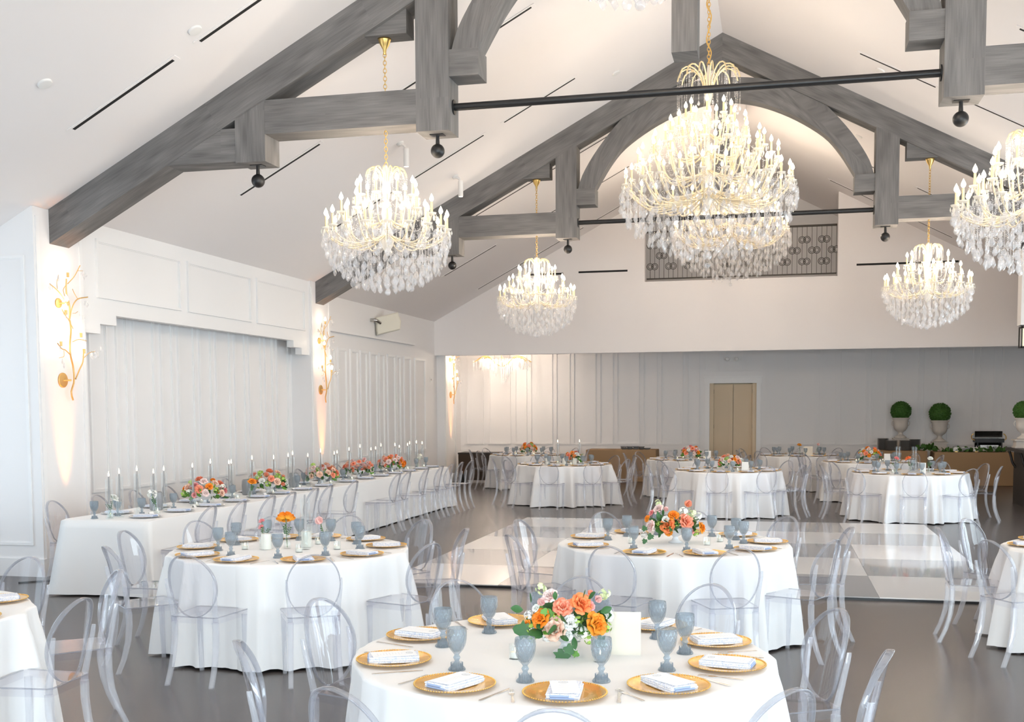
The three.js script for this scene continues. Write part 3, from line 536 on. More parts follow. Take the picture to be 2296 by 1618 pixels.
// ---------------------------------------------------------------- clear acrylic chair: faces -z, back at +z
const chairParts = (() => {
  const oy = .672, a = .178, b = .216, zOf = (x, y) => .165 + (y - .46) * .215 - x * x * 1.5 + .02;    // tilted, hollow to the sitter
  const back = surface((u, v) => { const th = u * 2 * Math.PI, r = Math.max(v, .0001), x = a * r * Math.cos(th), y = oy + b * r * Math.sin(th); return [x, y, zOf(x, y) + .004]; }, 36, 7);
  // frame ring of rounded rectangular section
  const rim = surface((u, v) => { const th = u * 2 * Math.PI, k = v * 2 * Math.PI, up = Math.max(0, Math.sin(th) + .35), hr = .0042 + .0012 * up, hz = .009 + .006 * up; const c = Math.cos(k), s = Math.sin(k), q = (t) => Math.sign(t) * Math.pow(Math.abs(t), .55); const x = (a + hr * q(c)) * Math.cos(th), y = oy + (b + hr * q(c)) * Math.sin(th); return [x, y, zOf(a * Math.cos(th), y) + hz * q(s)]; }, 44, 10);
  const post = (s) => loftBar([[s * .158, .425, .172, .017, .016], [s * .160, .47, .176, .0165, .015], [s * .166, .55, .192, .014, .014], [s * .176, .62, .203, .011, .013], [s * .181, .68, .215, .009, .012], [s * .181, .72, .222, .006, .011]]);
  const rear = (s) => loftBar([[s * .157, .425, .172, .020, .020], [s * .158, .33, .172, .019, .020], [s * .160, .22, .184, .0175, .019], [s * .164, .10, .218, .0165, .0175], [s * .168, 0, .262, .016, .0165]]);
  const front = (s) => loftBar([[s * .178, .425, -.172, .019, .019], [s * .177, .22, -.174, .0165, .0165], [s * .175, 0, -.180, .0145, .0145]]);
  const sf = .198, sb = .172, zf = -.197, zb = .19;
  const seat = (() => { const s = new THREE.Shape(); s.moveTo(-sf, -zf); s.lineTo(sf, -zf); s.lineTo(sb, -zb); s.lineTo(-sb, -zb); const g = new THREE.ShapeGeometry(s); g.rotateX(-Math.PI / 2); g.translate(0, .462, 0); return g; })();
  const pane = (x0, z0, x1, z1, y0, y1) => surface((u, v) => [x0 + (x1 - x0) * u, y0 + (y1 - y0) * v, z0 + (z1 - z0) * u], 1, 1);
  const apron = merge([pane(-sf, zf, sf, zf, .415, .462), pane(sf, zf, sb, zb, .415, .462), pane(sb, zb, -sb, zb, .415, .462), pane(-sb, zb, -sf, zf, .415, .462)]);
  const rail = tube([[-sf, .458, zf], [sf, .458, zf], [sb, .458, zb], [-sb, .458, zb]].flatMap((p, i, L) => { const n = L[(i + 1) % 4], m = (t) => p.map((v, k) => v + (n[k] - v) * t); return [m(.02), m(.5), m(.98)]; }), .0045, 48, 6, true);
  return { back, rim, posts: [post(-1), post(1)], legs: [front(-1), front(1), rear(-1), rear(1)], seat, apron, rail };
})();
function newChair() {
  const t = new THREE.Group(); t.name = 'acrylic_chair'; const c = chairParts;
  const s = part('seat', c.seat, M.sheet, t); part('seat_edge', c.rail, M.acrylic, s); part('apron', c.apron, M.sheet, s);
  const b = part('backrest', c.back, M.sheet, t); part('back_frame', c.rim, M.acrylic, b);
  for (const g of c.posts) part('back_post', g, M.acrylicLeg, t);
  for (const g of c.legs) part('leg', g, M.acrylicLeg, t);
  return t;
}
const chair0 = newChair();
function chair(x, z, turn, label, group, y = 0) { const o = chair0.clone(); o.name = numbered('acrylic_chair'); scene.add(o); o.position.set(x, y, z); o.rotation.y = turn; o.userData = {}; return tag(o, label, 'chair', group); }

// ---------------------------------------------------------------- round tables: centre, chair angles (degrees from +z), what sets each apart
const TB = {
  A: { c: [-.022, 6.21], ch: [11, 46, 80, 118, 153, -175, -144, -106, -63, -23], d: 'the table with the cream card', cloth: 'white cloth to the floor on the table bearing the cream folded card' },
  B: { c: [-2.79, 3.01], ch: [-6, 31, 69, 111, 149, -177, -150, -121, -82, -42], d: 'the bud vase table', cloth: 'white floor-length cloth on the table with bud vases and white pillar candle' },
  C: { c: [.109, 2.045], ch: [-13, 24, 60, 99, 139, 178, -147, -104, -58], d: 'the table touching the dance floor', cloth: 'white floor-length cloth on the table at the front edge of the dance floor' },
  D: { c: [-3.09, -10.12], ch: [-76, -38, -2, 33, 68, 104, 142, 178, -146, -110], d: 'the candlelit table beyond the dance floor', satin: 1, cloth: 'white satin cloth on the table with lit candles before the burlap table' },
  E: { c: [.09, -8.53], ch: [-81, -43, -6, 30, 66, 90, 130, 168, -155, -118], d: 'the middle table beyond the dance floor', satin: 1, cloth: 'white satin cloth on the middle table just beyond the dance floor' },
  F: { c: [3.03, -8.24], ch: [-83, -43, -2, 37, 76, 115, 150, -165, -123], d: 'the table with two tall glass cylinders', satin: 1, cloth: 'shiny white satin cloth on the table with two tall glass cylinders' },
  G: { c: [-4.73, -14.33], ch: [-80, -44, -8, 28, 64, 100, 136, 172, -152, -116], d: 'the far table near the branch chandelier', cloth: 'white cloth on the far table near the branch chandelier corner' },
  H: { c: [-.84, -12.5], ch: [-85, -49, -13, 23, 59, 95, 131, 167, -157, -121], d: 'the far table before the cream door', cloth: 'white cloth on the far table in front of the cream double door' },
  I: { c: [2.7, -11.9], ch: [-80, -44, -8, 28, 64, 100, 136, 172, -152, -116], d: 'the far table before the plate stacks', cloth: 'white cloth on the far table before the stacked dinner plates' },
  J: { c: [1.4, -14.8], ch: [-75, -39, -3, 33, 69, 105, 141, 177, -147, -111], d: 'the rearmost table beside the cream door', cloth: 'shaded white cloth on the rearmost table beside the cream door' },
  K: { c: [3.57, 1.8], ch: [-94, -59, -128, -165], d: 'the table off the dance floor corner', cloth: 'white cloth spilling onto the floor, table off the window-side dance floor corner' },
  L: { c: [-3.95, 6.1], ch: [91, 135, 178], d: 'the table by the left windows', cloth: 'white cloth of the table by the recessed left windows' },
};
// which way from its table's centre a seat lies, told by what is there
function sideOf(T, a) { const rear = T.c[1] < -7, X = Math.sin(a * D2R), Z = Math.cos(a * D2R), sx = X > 0 ? 'window' : 'long-table', sz = rear ? (Z > 0 ? 'dance-floor' : 'back-wall') : (Z > 0 ? 'entrance' : 'dance-floor'); return Math.abs(X) > .92 ? sx + ' side' : Math.abs(Z) > .92 ? sz + ' side' : sx + ' and ' + sz + ' side'; }
const TOPY = .762, RT = .915;
function clothGeo(ch, spread, sd) {
  const old = seed; seed = 7000 + sd * 131; const ph = Array.from({ length: 6 }, () => rr(0, 6.283)), am = Array.from({ length: 6 }, () => rr(.5, 1)); seed = old;
  const near = (th) => { let m = 9; for (const c of ch) { let d = Math.abs(((th - c * D2R) % 6.2832 + 9.4248) % 6.2832 - 3.1416); m = Math.min(m, d); } return Math.min(1, Math.max(0, (m - .10) / .16)); };
  const fold = (th) => { let s = 0; [9, 13, 17, 22, 27, 37].forEach((k, i) => { s += am[i] * Math.pow(.5 + .5 * Math.sin(k * th + ph[i] + .6 * Math.sin(2 * th + ph[0])), 2.8) * (k > 30 ? .5 : 1); }); return s / 2.4; };
  const top = [], N = 216;
  const R = (v) => v;   // rows: top disc, rounded edge, skirt
  const rows = []; for (const r of [0.0001, .3, .6, .8, .88]) rows.push([r, TOPY, 0]); rows.push([.905, TOPY - .001, 0], [.9135, TOPY - .006, .02], [.917, TOPY - .018, .05]); for (let i = 1; i <= 12; i++) rows.push([.918, TOPY - .018 - (TOPY - .03) * i / 12, i / 12]);
  return surface((u, v) => {
    const th = u * 2 * Math.PI, [r0, y0, t] = rows[Math.round(v * (rows.length - 1))], w = near(th), f = fold(th), e = Math.pow(t, .6);
    const r = r0 + e * (spread * (.25 + .75 * w) * f + .012 * w) - e * .03 * (1 - w);
    const y = t >= 1 ? y0 + .012 * (1 - f) : y0;
    return [r * Math.sin(th), Math.max(.004, y), r * Math.cos(th)];
  }, N, rows.length - 1);
}
Object.entries(TB).forEach(([k, T], i) => {
  const [x, z] = T.c;
  single('round_tablecloth', clothGeo(T.ch, k === 'K' ? .28 : T.satin ? .20 : .17, i), T.satin ? M.satin : M.cloth, T.cloth, 'tablecloth', [x, 0, z], 0, 'floor-length round tablecloths');
  for (const a of T.ch) { const th = a * D2R + rr(-.03, .03), r = 1.125 + rr(-.02, .02); chair(x + r * Math.sin(th), z + r * Math.cos(th), th + rr(-.05, .05), 'clear acrylic chair at ' + T.d + ', ' + sideOf(T, a), 'acrylic chairs at ' + T.d); }
});
// ---------------------------------------------------------------- long table along the left wall
const LT = { x0: -6.06, x1: -5.10, z0: -9.0, z1: 1.30 };
{
  const { x0, x1, z0, z1 } = LT, cx = (x0 + x1) / 2, cz = (z0 + z1) / 2, hx = (x1 - x0) / 2, hz = (z1 - z0) / 2;
  // perimeter walked as a rounded rectangle; the skirt flares at the corners and ripples gently along the sides
  const per = []; const add = (x, z, c) => per.push([x, z, c]);
  const n1 = 90, n2 = 12;
  for (let i = 0; i < n1; i++) add(hx, -hz + 2 * hz * i / n1, 0); for (let i = 0; i < n2; i++) add(hx - 2 * hx * i / n2, hz, 0); for (let i = 0; i < n1; i++) add(-hx, hz - 2 * hz * i / n1, 0); for (let i = 0; i < n2; i++) add(-hx + 2 * hx * i / n2, -hz, 0); per.push(per[0]);
  const rows = [[0.0001, TOPY, 0], [.6, TOPY, 0], [.985, TOPY, 0], [1, TOPY - .012, 0]]; for (let i = 1; i <= 10; i++) rows.push([1, TOPY - .012 - (TOPY - .03) * i / 10, i / 10]);
  const g = surface((u, v) => {
    const k = Math.min(per.length - 1, Math.round(u * (per.length - 1))), [px, pz] = per[k], [q, y, t] = rows[Math.round(v * (rows.length - 1))];
    const corner = Math.min(Math.abs(Math.abs(px) - hx), Math.abs(Math.abs(pz) - hz)) + Math.max(0, 0), cd = Math.hypot(Math.abs(px) - hx, Math.abs(pz) - hz), fl = Math.exp(-cd * 4.5);
    const nx = Math.abs(Math.abs(px) - hx) < 1e-6 ? Math.sign(px) : 0, nz2 = Math.abs(Math.abs(pz) - hz) < 1e-6 ? Math.sign(pz) : 0;
    const rip = .010 * Math.sin(k * 1.9) + .008 * Math.sin(k * .83 + 1) + (Math.abs(pz - .9) < .12 ? .0 : 0);
    const out = t * (.02 + rip + .10 * fl);
    return [px * q + nx * out + (nx === 0 ? Math.sign(px) * t * .11 * fl : 0), y, pz * q + nz2 * out + (nz2 === 0 ? Math.sign(pz) * t * .20 * fl : 0)];
  }, per.length - 1, rows.length - 1);
  single('long_tablecloth', g, M.cloth, 'white cloth hanging to the floor over the long head table', 'tablecloth', [cx, 0, cz]);
  for (const z of [.96, .31, -.41, -.94, -1.61, -2.09, -2.94, -4.72, -5.2, -6.08, -6.9, -7.5, -8.15, -8.82]) chair(-4.85, z + rr(-.02, .02), Math.PI / 2 + rr(-.06, .06), 'clear acrylic oval-back chair along the room side of the long table', 'acrylic chairs on the room side of the long table');
  for (const z of [.65, -.15, -.9, -1.65, -2.4, -3.2, -4.0, -4.8, -5.6, -6.4, -7.2, -8.0]) chair(-6.36, z, -Math.PI / 2 + rr(-.08, .08), 'clear acrylic oval-back chair between the long table and the panelled wall', 'acrylic chairs on the wall side of the long table');
}
// ---------------------------------------------------------------- tableware
const W = (() => {
  const plate = lathe([[0, .004], [.085, .004], [.098, .008], [.112, .012], [.158, .016], [.163, .0175], [.163, .0155], [.112, .008], [.095, .002], [0, .001]], 48);
  const bead = new THREE.IcosahedronGeometry(.0034, 0); const rim = merge(Array.from({ length: 84 }, (_, i) => at(bead, .1595 * Math.sin(i / 84 * 6.2832), .0175, .1595 * Math.cos(i / 84 * 6.2832))));
  // napkin folded in thirds: an S-shaped stack, long side along z
  const nap = (() => { const layer = (y, w, h, o) => at(new RoundedBoxGeometry(w, h, .215, 2, h * .45), o, y, 0); return merge([layer(.006, .128, .010, 0), layer(.0155, .126, .009, .002), layer(.024, .122, .008, -.002)].map((g) => boxUV(g))); })();
  const napEnd = merge([at(new THREE.CylinderGeometry(.005, .005, .09, 8), 0, .011, .108, 0, 0, Math.PI / 2), at(new THREE.CylinderGeometry(.0042, .0042, .07, 8), -.01, .0205, .108, 0, 0, Math.PI / 2)]);
  const card = (() => { const g = new THREE.BoxGeometry(.105, .0012, .19); const uv = g.attributes.uv, p = g.attributes.position; for (let i = 0; i < p.count; i++) uv.setXY(i, p.getX(i) / .105 + .5, .5 - p.getZ(i) / .19); return g; })();
  const bev = (pts, d = .0018) => { const g = extrude(pts, d, 0, .0006); g.rotateX(-Math.PI / 2); return g; };           // lies flat, long axis along z (handle at +z)
  const sym = (half) => [...half.map(([x, y]) => [x, -y]), ...half.slice().reverse().map(([x, y]) => [-x, -y])];
  const knife = merge([bev([...[[.005, .105], [.0075, .095], [.0065, .06], [.0045, .02], [.0045, 0]].map(([x, y]) => [x, -y]), [.0085, .01], [.009, .06], [.004, .105], [-.004, .11], [-.005, 0], ...[[-.0045, 0], [-.0045, .02], [-.0065, .06], [-.0075, .095], [-.005, .105]].map(([x, y]) => [x, -y])])]);
  const handle = bev(sym([[.0005, .10], [.006, .095], [.0055, .07], [.003, .02], [.0025, 0]]));
  const tines = [-.0084, -.0028, .0028, .0084].map((x) => at(new THREE.BoxGeometry(.0022, .0016, .042), x, .003, -.066));
  const fork = merge([handle, at(bev(sym([[.0025, .0], [.003, -.004], [.010, -.022], [.0105, -.045]])), 0, .0, 0), ...tines]);
  const gb = lathe([[0, 0], [.036, 0], [.0375, .004], [.034, .010], [.022, .022], [.012, .034], [.0095, .040], [.013, .047], [.0155, .053], [.012, .060], [.0095, .064], [.013, .070]], 28);
  const bowl = lathe([[.013, .070], [.026, .085], [.036, .105], [.0415, .128], [.043, .150], [.0415, .172], [.0400, .178], [.0385, .1775], [.0395, .150], [.038, .128], [.030, .100], [.015, .080], [0, .077]], 32);
  const rib = merge(Array.from({ length: 22 }, (_, i) => { const th = i / 22 * 6.2832; return at(new THREE.CylinderGeometry(.0011, .0022, .032, 4), .025 * Math.sin(th), .0175, .025 * Math.cos(th), -.0, th, 0).clone(); }));
  const votive = lathe([[0, .004], [.024, .004], [.026, .062], [.0285, .064], [.028, 0], [0, 0]], 20);
  return { plate, rim, nap, napEnd, card, knife, fork, gb, bowl, rib, votive };
})();
const proto = {};
proto.plate = (() => { const t = new THREE.Group(); t.name = 'charger_plate'; part('dish', W.plate, M.charger, t); part('beaded_rim', W.rim, M.gold, t); return t; })();
proto.glassPlate = (() => { const t = new THREE.Group(); t.name = 'glass_charger'; part('dish', W.plate, M.clearPlate, t); part('beaded_rim', W.rim, M.silver, t); return t; })();
proto.napkin = (() => { const t = new THREE.Group(); t.name = 'folded_napkin'; part('fold', W.nap, M.napkin, t); part('inner_fold', W.napEnd, M.napkinDark, t); return t; })();
proto.goblet = (() => { const t = new THREE.Group(); t.name = 'water_goblet'; part('bowl', W.bowl, M.goblet, t); const f = part('foot', W.gb, M.gobletStem, t); part('ribs', W.rib, M.gobletStem, f); return t; })();
proto.votive = (() => { const t = new THREE.Group(); t.name = 'votive_candle'; part('cup', W.votive, M.glass, t); part('wax', at(new THREE.CylinderGeometry(.022, .022, .025, 16), 0, .0175, 0), M.wax, t); const f = part('flame', bulbG, M.flame, t, [0, .042, 0]); f.scale.set(.012, .022, .012); return t; })();
function put(kind, x, y, z, turn, label, category, group) { const o = proto[kind].clone(); o.name = numbered(proto[kind].name); scene.add(o); o.position.set(x, y, z); o.rotation.y = turn; o.userData = {}; return tag(o, label, category, group); }
const flatware = (geo, name, x, z, turn, label, group) => single(name, geo, M.silver, label, name.includes('fork') ? 'fork' : 'knife', [x, TOPY + .001, z], turn, group);
function setting(T, a, full, ga) {
  const [cx, cz] = T.c, th = a * D2R + rr(-.02, .02), s = Math.sin(th), c = Math.cos(th), P = (r, l) => [cx + r * s + l * c, cz + r * c - l * s], d = T.d + ', ' + sideOf(T, a), dd = T.d;
  let [x, z] = P(.745, 0); put('plate', x, TOPY, z, th, 'gold beaded charger on ' + d, 'plate', 'gold chargers on ' + dd);
  put('napkin', x, TOPY + .0045, z, th + rr(-.12, .12), 'blue toile napkin on ' + d, 'napkin', 'napkins on ' + dd);
  if (full) {
    single('menu_card', W.card, M.menu, 'white menu card on ' + d, 'menu', [x, TOPY + .0345, z], th + rr(-.08, .08), 'menu cards on ' + dd);
    [x, z] = P(.755, .205); flatware(W.knife, 'dinner_knife', x, z, th + rr(-.12, .12), 'silver dinner knife on ' + d, 'knives on ' + dd);
    [x, z] = P(.755, -.20); flatware(W.fork, 'dinner_fork', x, z, th + rr(-.12, .12), 'silver dinner fork on ' + d, 'forks on ' + dd);
  }
  const g = ((ga ?? a + 17) * D2R); put('goblet', cx + .55 * Math.sin(g), TOPY, cz + .55 * Math.cos(g), rr(0, 6), 'grey-blue glass goblet on ' + d, 'goblet', 'goblets on ' + dd);
}
const goA = { 11: 28, 46: 64, 80: 100, 118: 135, 153: 170, '-175': -158, '-144': -130, '-106': -91, '-63': -41, '-23': -4 }, goB = { '-6': 15, 31: 52, 69: 99, 111: 133, 149: 168, '-177': -163, '-150': -135, '-121': -104, '-82': -65, '-42': -28 }, goC = { '-13': 15, 24: 55, 60: 94, 99: 119, 139: 150, 178: -160, '-147': -129, '-104': -96, '-58': -29 };
for (const a of TB.A.ch) setting(TB.A, a, true, goA[a]);
for (const a of TB.B.ch) setting(TB.B, a, true, goB[a]);
for (const a of TB.C.ch) setting(TB.C, a, true, goC[a]);
for (const k of 'DEFGHIJ') for (const a of TB[k].ch) setting(TB[k], a, false);
for (const a of TB.K.ch) setting(TB.K, a, false); for (const a of TB.L.ch) setting(TB.L, a, false);
// ---------------------------------------------------------------- flowers
function petalG(w, h, cup, curl) { return surface((u, v) => { const s = Math.sin(Math.PI * Math.min(1, .12 + .88 * v) * .86) * w, x = (u - .5) * 2 * s; return [x, h * v - curl * h * Math.pow(v, 3) * .4, cup * (x * x) / Math.max(w, .01) + curl * h * v * v * .6 - h * .25 * Math.sin(v * 3)]; }, 4, 4); }
function bloom(layers, c0, c1, sd) { // unit radius flower opening to +y
  const old = seed; seed = sd; const out = [];
  for (const [n, r, tilt, w, h, cup, curl, y] of layers) for (let i = 0; i < n; i++) {
    const g = petalG(w, h, cup, curl), th = i / n * 6.2832 + rr(-.2, .2), k = rr(.85, 1.05);
    const m = new THREE.Matrix4().makeRotationY(th).multiply(new THREE.Matrix4().makeTranslation(0, y, r)).multiply(new THREE.Matrix4().makeRotationX(tilt + rr(-.12, .12)));
    paint(g, (x, yy) => { const t = Math.min(1, Math.max(0, yy / h)); return c0.map((v, q) => Math.min(1, (v + (c1[q] - v) * t) * k)); });
    g.applyMatrix4(m); out.push(g);
  } seed = old; return merge(out);
}
const ROSE = [[3, .03, -.05, .2, .42, .6, -.2, .1], [5, .10, .10, .28, .52, .8, -.1, .06], [6, .20, .30, .36, .62, .8, 0, .02], [7, .30, .62, .42, .70, .7, .2, -.06], [6, .36, 1.0, .44, .72, .6, .4, -.14]];
const OPEN = [[6, .06, .05, .14, .40, .6, -.3, .08], [8, .16, .25, .2, .5, .7, -.1, .05], [7, .26, .5, .36, .66, .8, 0, 0], [7, .34, .85, .46, .78, .6, .2, -.08], [5, .36, 1.15, .46, .74, .5, .4, -.14]];
const CUP = [[3, .02, -.1, .22, .6, .7, -.2, .0], [4, .14, .02, .36, .8, .9, -.25, -.05], [5, .24, .12, .44, .86, .9, -.2, -.12]];
const BUTTON = [[4, .02, -.1, .12, .3, .6, -.3, .14], [7, .1, .1, .18, .4, .8, -.3, .1], [9, .2, .3, .25, .5, .9, -.2, .04], [9, .3, .6, .3, .56, .9, -.1, -.04], [8, .34, .95, .32, .58, .8, .1, -.12]];
const F = {
  coral: bloom(OPEN, [.95, .24, .09], [.95, .36, .24], 1), coral2: bloom(CUP, [.96, .34, .16], [.95, .40, .28], 2), orangeCoral: bloom(OPEN, [.92, .16, .03], [.96, .30, .10], 3), orange: bloom(ROSE, [.95, .33, .01], [.92, .26, .02], 4), orange2: bloom(ROSE, [.96, .44, .03], [.95, .28, .02], 5),
  peach: bloom(OPEN, [.95, .38, .20], [.93, .70, .56], 6), blush: bloom(ROSE, [.93, .56, .50], [.92, .78, .74], 7), pink: bloom(BUTTON, [.88, .20, .22], [.93, .42, .40], 8), white: bloom(ROSE, [.86, .86, .74], [.92, .91, .88], 9), whiteButton: bloom(BUTTON, [.88, .88, .76], [.92, .92, .90], 10), palePink: bloom(CUP, [.93, .50, .46], [.93, .62, .58], 12),
};
const floret = (() => { const out = []; for (let i = 0; i < 5; i++) { const g = petalG(.32, .9, .3, .3); g.rotateX(1.1); g.rotateY(i / 5 * 6.2832); out.push(g); } return merge(out); })();
function cluster(c0, n, rad, sd, tall = 1) { const old = seed; seed = sd; const out = []; for (let i = 0; i < n; i++) { const d = V(rr(-1, 1), rr(-.6, 1), rr(-1, 1)).normalize(), q = new THREE.Quaternion().setFromUnitVectors(V(0, 1, 0), d), s = rr(.26, .40), k = rr(.85, 1.05); const g = paint(floret.clone(), () => c0.map((v) => Math.min(1, v * k))); g.applyMatrix4(new THREE.Matrix4().compose(V(d.x * rad, d.y * rad * tall, d.z * rad), q, V(s, s, s))); out.push(g); } seed = old; return merge(out); }
F.stock = cluster([.90, .90, .80], 26, .62, 21, 1.5); F.hydrangea = cluster([.90, .90, .86], 34, .75, 22); F.viburnum = cluster([.42, .62, .12], 34, .72, 23); F.creamStock = cluster([.80, .86, .52], 24, .55, 24, 1.6);
const leafG = surface((u, v) => { const w = .3 * Math.pow(Math.sin(Math.PI * Math.min(1, v * .98 + .02)), .8), x = (u - .5) * 2 * w; return [x, v, .25 * v * v + .35 * Math.abs(x)]; }, 2, 6);
const ivyG = (() => { const s = new THREE.Shape(); const P = [[0, -.1], [.3, -.25], [.55, -.1], [.45, .12], [.75, .3], [.42, .45], [.3, .8], [0, 1], [-.3, .8], [-.42, .45], [-.75, .3], [-.45, .12], [-.55, -.1], [-.3, -.25]]; s.moveTo(...P[0]); P.slice(1).forEach((p) => s.lineTo(...p)); const g = new THREE.ShapeGeometry(s); const p = g.attributes.position; for (let i = 0; i < p.count; i++) p.setZ(i, .12 * Math.abs(p.getX(i)) - .1 * p.getY(i) ** 2); g.computeVertexNormals(); return g; })();
const sprigG = merge(Array.from({ length: 9 }, (_, i) => at(leafG, 0, .1 + i * .1, 0, .4, 0, (i % 2 ? 1 : -1) * 1.0, .24)));
const bowlG = lathe([[0, 0], [.055, 0], [.058, .006], [.03, .022], [.018, .045], [.03, .056], [.075, .075], [.105, .105], [.112, .125], [.107, .125], [.095, .1], [0, .075]], 32);
const FNAME = { coral: 'peony', coral2: 'tulip', orangeCoral: 'peony', orange: 'garden_rose', orange2: 'garden_rose', peach: 'garden_rose', blush: 'rose', pink: 'ranunculus', white: 'rose', whiteButton: 'ranunculus', palePink: 'tulip', stock: 'stock_cluster', hydrangea: 'hydrangea_cluster', viburnum: 'viburnum_cluster', creamStock: 'stock_cluster' };
function flower(t, kind, p, dir, r) { const o = part(FNAME[kind], F[kind], M.petal, t, p); o.quaternion.setFromUnitVectors(V(0, 1, 0), dir.clone().normalize()); o.rotateY(rr(0, 6)); o.scale.setScalar(r); return o; }
function leaf(t, p, dir, s, g = leafG, m = M.leaf) { const o = part('leaf', g, m, t, p); o.quaternion.setFromUnitVectors(V(0, 1, 0), dir.clone().normalize()); o.rotateY(rr(0, 6)); o.scale.setScalar(s); return o; }
function arrangement(x, z, label, list, k, zx0, zy0, leaves, turn, seedN, group) { // list in sketch units: [u, v, radius, kind]
  const t = thing('flower_arrangement', label, 'flowers', [x, TOPY, z], turn, group);
  part('compote_bowl', bowlG, M.ceramic, t);
  for (const [u, v, r, kind, dz] of list) { const px = (u - zx0) * k, py = (zy0 - v) * k, q = .155 * .155 - px * px * .5 - (py - .15) ** 2 * .7, pz = dz ?? Math.sqrt(Math.max(.0006, q)) * .85; flower(t, kind, [px, Math.max(.05, py), pz], V(px * 1.6, (py - .06) * 1.0 + .02, pz + .06), r * k * 1.34); }
  for (let i = 0; i < 16; i++) { const th = rr(0, 6.28), ph = rr(.1, 1.2), d = V(Math.sin(th) * Math.sin(ph), Math.cos(ph), Math.cos(th) * Math.sin(ph) - .5); flower(t, ['blush', 'coral', 'orange2', 'hydrangea', 'stock', 'white'][i % 6], [d.x * .13, .12 + d.y * .07, d.z * .12 - .03], d, rr(.028, .042)); }
  for (const [u, v, s, du, dv, ivy] of leaves) { const px = (u - zx0) * k, py = Math.max(.02, (zy0 - v) * k), o = leaf(t, [px, py, .12 + rr(-.03, .03)], V(du, dv, .35), s * k, ivy ? ivyG : leafG, ivy === 2 ? M.leafLight : M.leaf); if (ivy) { o.rotation.set(-.15, 0, Math.atan2(-du, dv)); } }
  for (let i = 0; i < 70; i++) { const th = rr(0, 6.28), r = rr(.04, .15); leaf(t, [r * Math.sin(th), rr(.10, .17), r * Math.cos(th)], V(Math.sin(th), rr(-.2, .9), Math.cos(th)), rr(.06, .10), leafG, i % 4 ? M.leaf : M.leafLight); }
  return t;
}
arrangement(.0, 6.21, 'lush coral and orange bouquet in a white footed bowl, cream card behind it', [
  [1000, 520, 150, 'coral'], [1330, 460, 172, 'orangeCoral'], [1600, 850, 205, 'orange2'], [850, 920, 180, 'peach'], [590, 740, 165, 'orange'], [610, 460, 105, 'palePink'], [1490, 500, 100, 'pink'], [750, 330, 130, 'blush'], [1130, 790, 125, 'white'], [1820, 700, 125, 'whiteButton'], [1070, 1030, 95, 'white'], [340, 700, 80, 'hydrangea'], [1620, 410, 95, 'palePink'], [1480, 300, 85, 'coral2'], [560, 230, 110, 'creamStock'], [1740, 330, 110, 'creamStock'], [1340, 980, 120, 'stock'], [390, 950, 90, 'viburnum'], [240, 1060, 95, 'viburnum'], [400, 1150, 75, 'viburnum'], [1290, 760, 80, 'viburnum'], [1800, 920, 90, 'viburnum'], [1480, 1130, 80, 'viburnum'], [700, 1060, 100, 'hydrangea'], [900, 680, 80, 'viburnum'], [480, 560, 70, 'white'], [320, 880, 80, 'orange2']],
  .000232, 1000, 1490, [[300, 980, 270, -.8, .1, 1], [1010, 1430, 260, -.5, -.9, 1], [1080, 1260, 180, .6, -.7, 1], [1200, 1470, 110, 1, -.4, 2], [760, 700, 170, -.3, .9, 2], [640, 620, 120, .4, .7, 2], [400, 430, 200, -.3, 1, 0], [860, 380, 170, .1, 1, 0], [1380, 320, 190, 0, 1, 0], [1480, 330, 220, .9, .6, 0], [1700, 600, 230, .9, .5, 0], [260, 560, 260, -1, .1, 0], [1200, 1080, 240, .3, -1, 0], [1660, 1100, 200, .7, -.5, 1]], 0.1, 1);
arrangement(.12, 2.05, 'airy coral, blush and white bouquet trailing ivy, table at the dance floor edge', [
  [1380, 230, 140, 'coral2'], [620, 330, 125, 'blush'], [810, 345, 95, 'palePink'], [980, 480, 125, 'orange'], [450, 440, 85, 'pink'], [1300, 640, 175, 'coral'], [830, 740, 165, 'orangeCoral'], [420, 780, 140, 'blush'], [340, 590, 85, 'orange2'], [1230, 420, 130, 'stock'], [1450, 430, 130, 'creamStock'], [1620, 530, 110, 'stock'], [1300, 880, 100, 'stock'], [1380, 1000, 90, 'hydrangea'], [1750, 830, 130, 'orange2'], [1480, 900, 75, 'pink'], [1590, 960, 80, 'viburnum'], [630, 180, 90, 'creamStock'], [780, 580, 90, 'white'], [860, 920, 90, 'orange2'], [600, 690, 60, 'viburnum'], [1060, 720, 70, 'viburnum'], [240, 1010, 80, 'hydrangea']],
  .0003, 1100, 1245, [[240, 860, 130, -.4, .9, 1], [240, 1130, 120, -.3, -.8, 1], [400, 1000, 150, -.5, -.7, 1], [620, 540, 200, -.2, .8, 0], [700, 480, 180, .3, .9, 0], [1100, 640, 170, 0, 1, 0], [1380, 1180, 180, .2, -1, 0], [1000, 820, 180, .3, -.6, 0], [640, 900, 200, -.4, -.7, 0]], .25, 2);
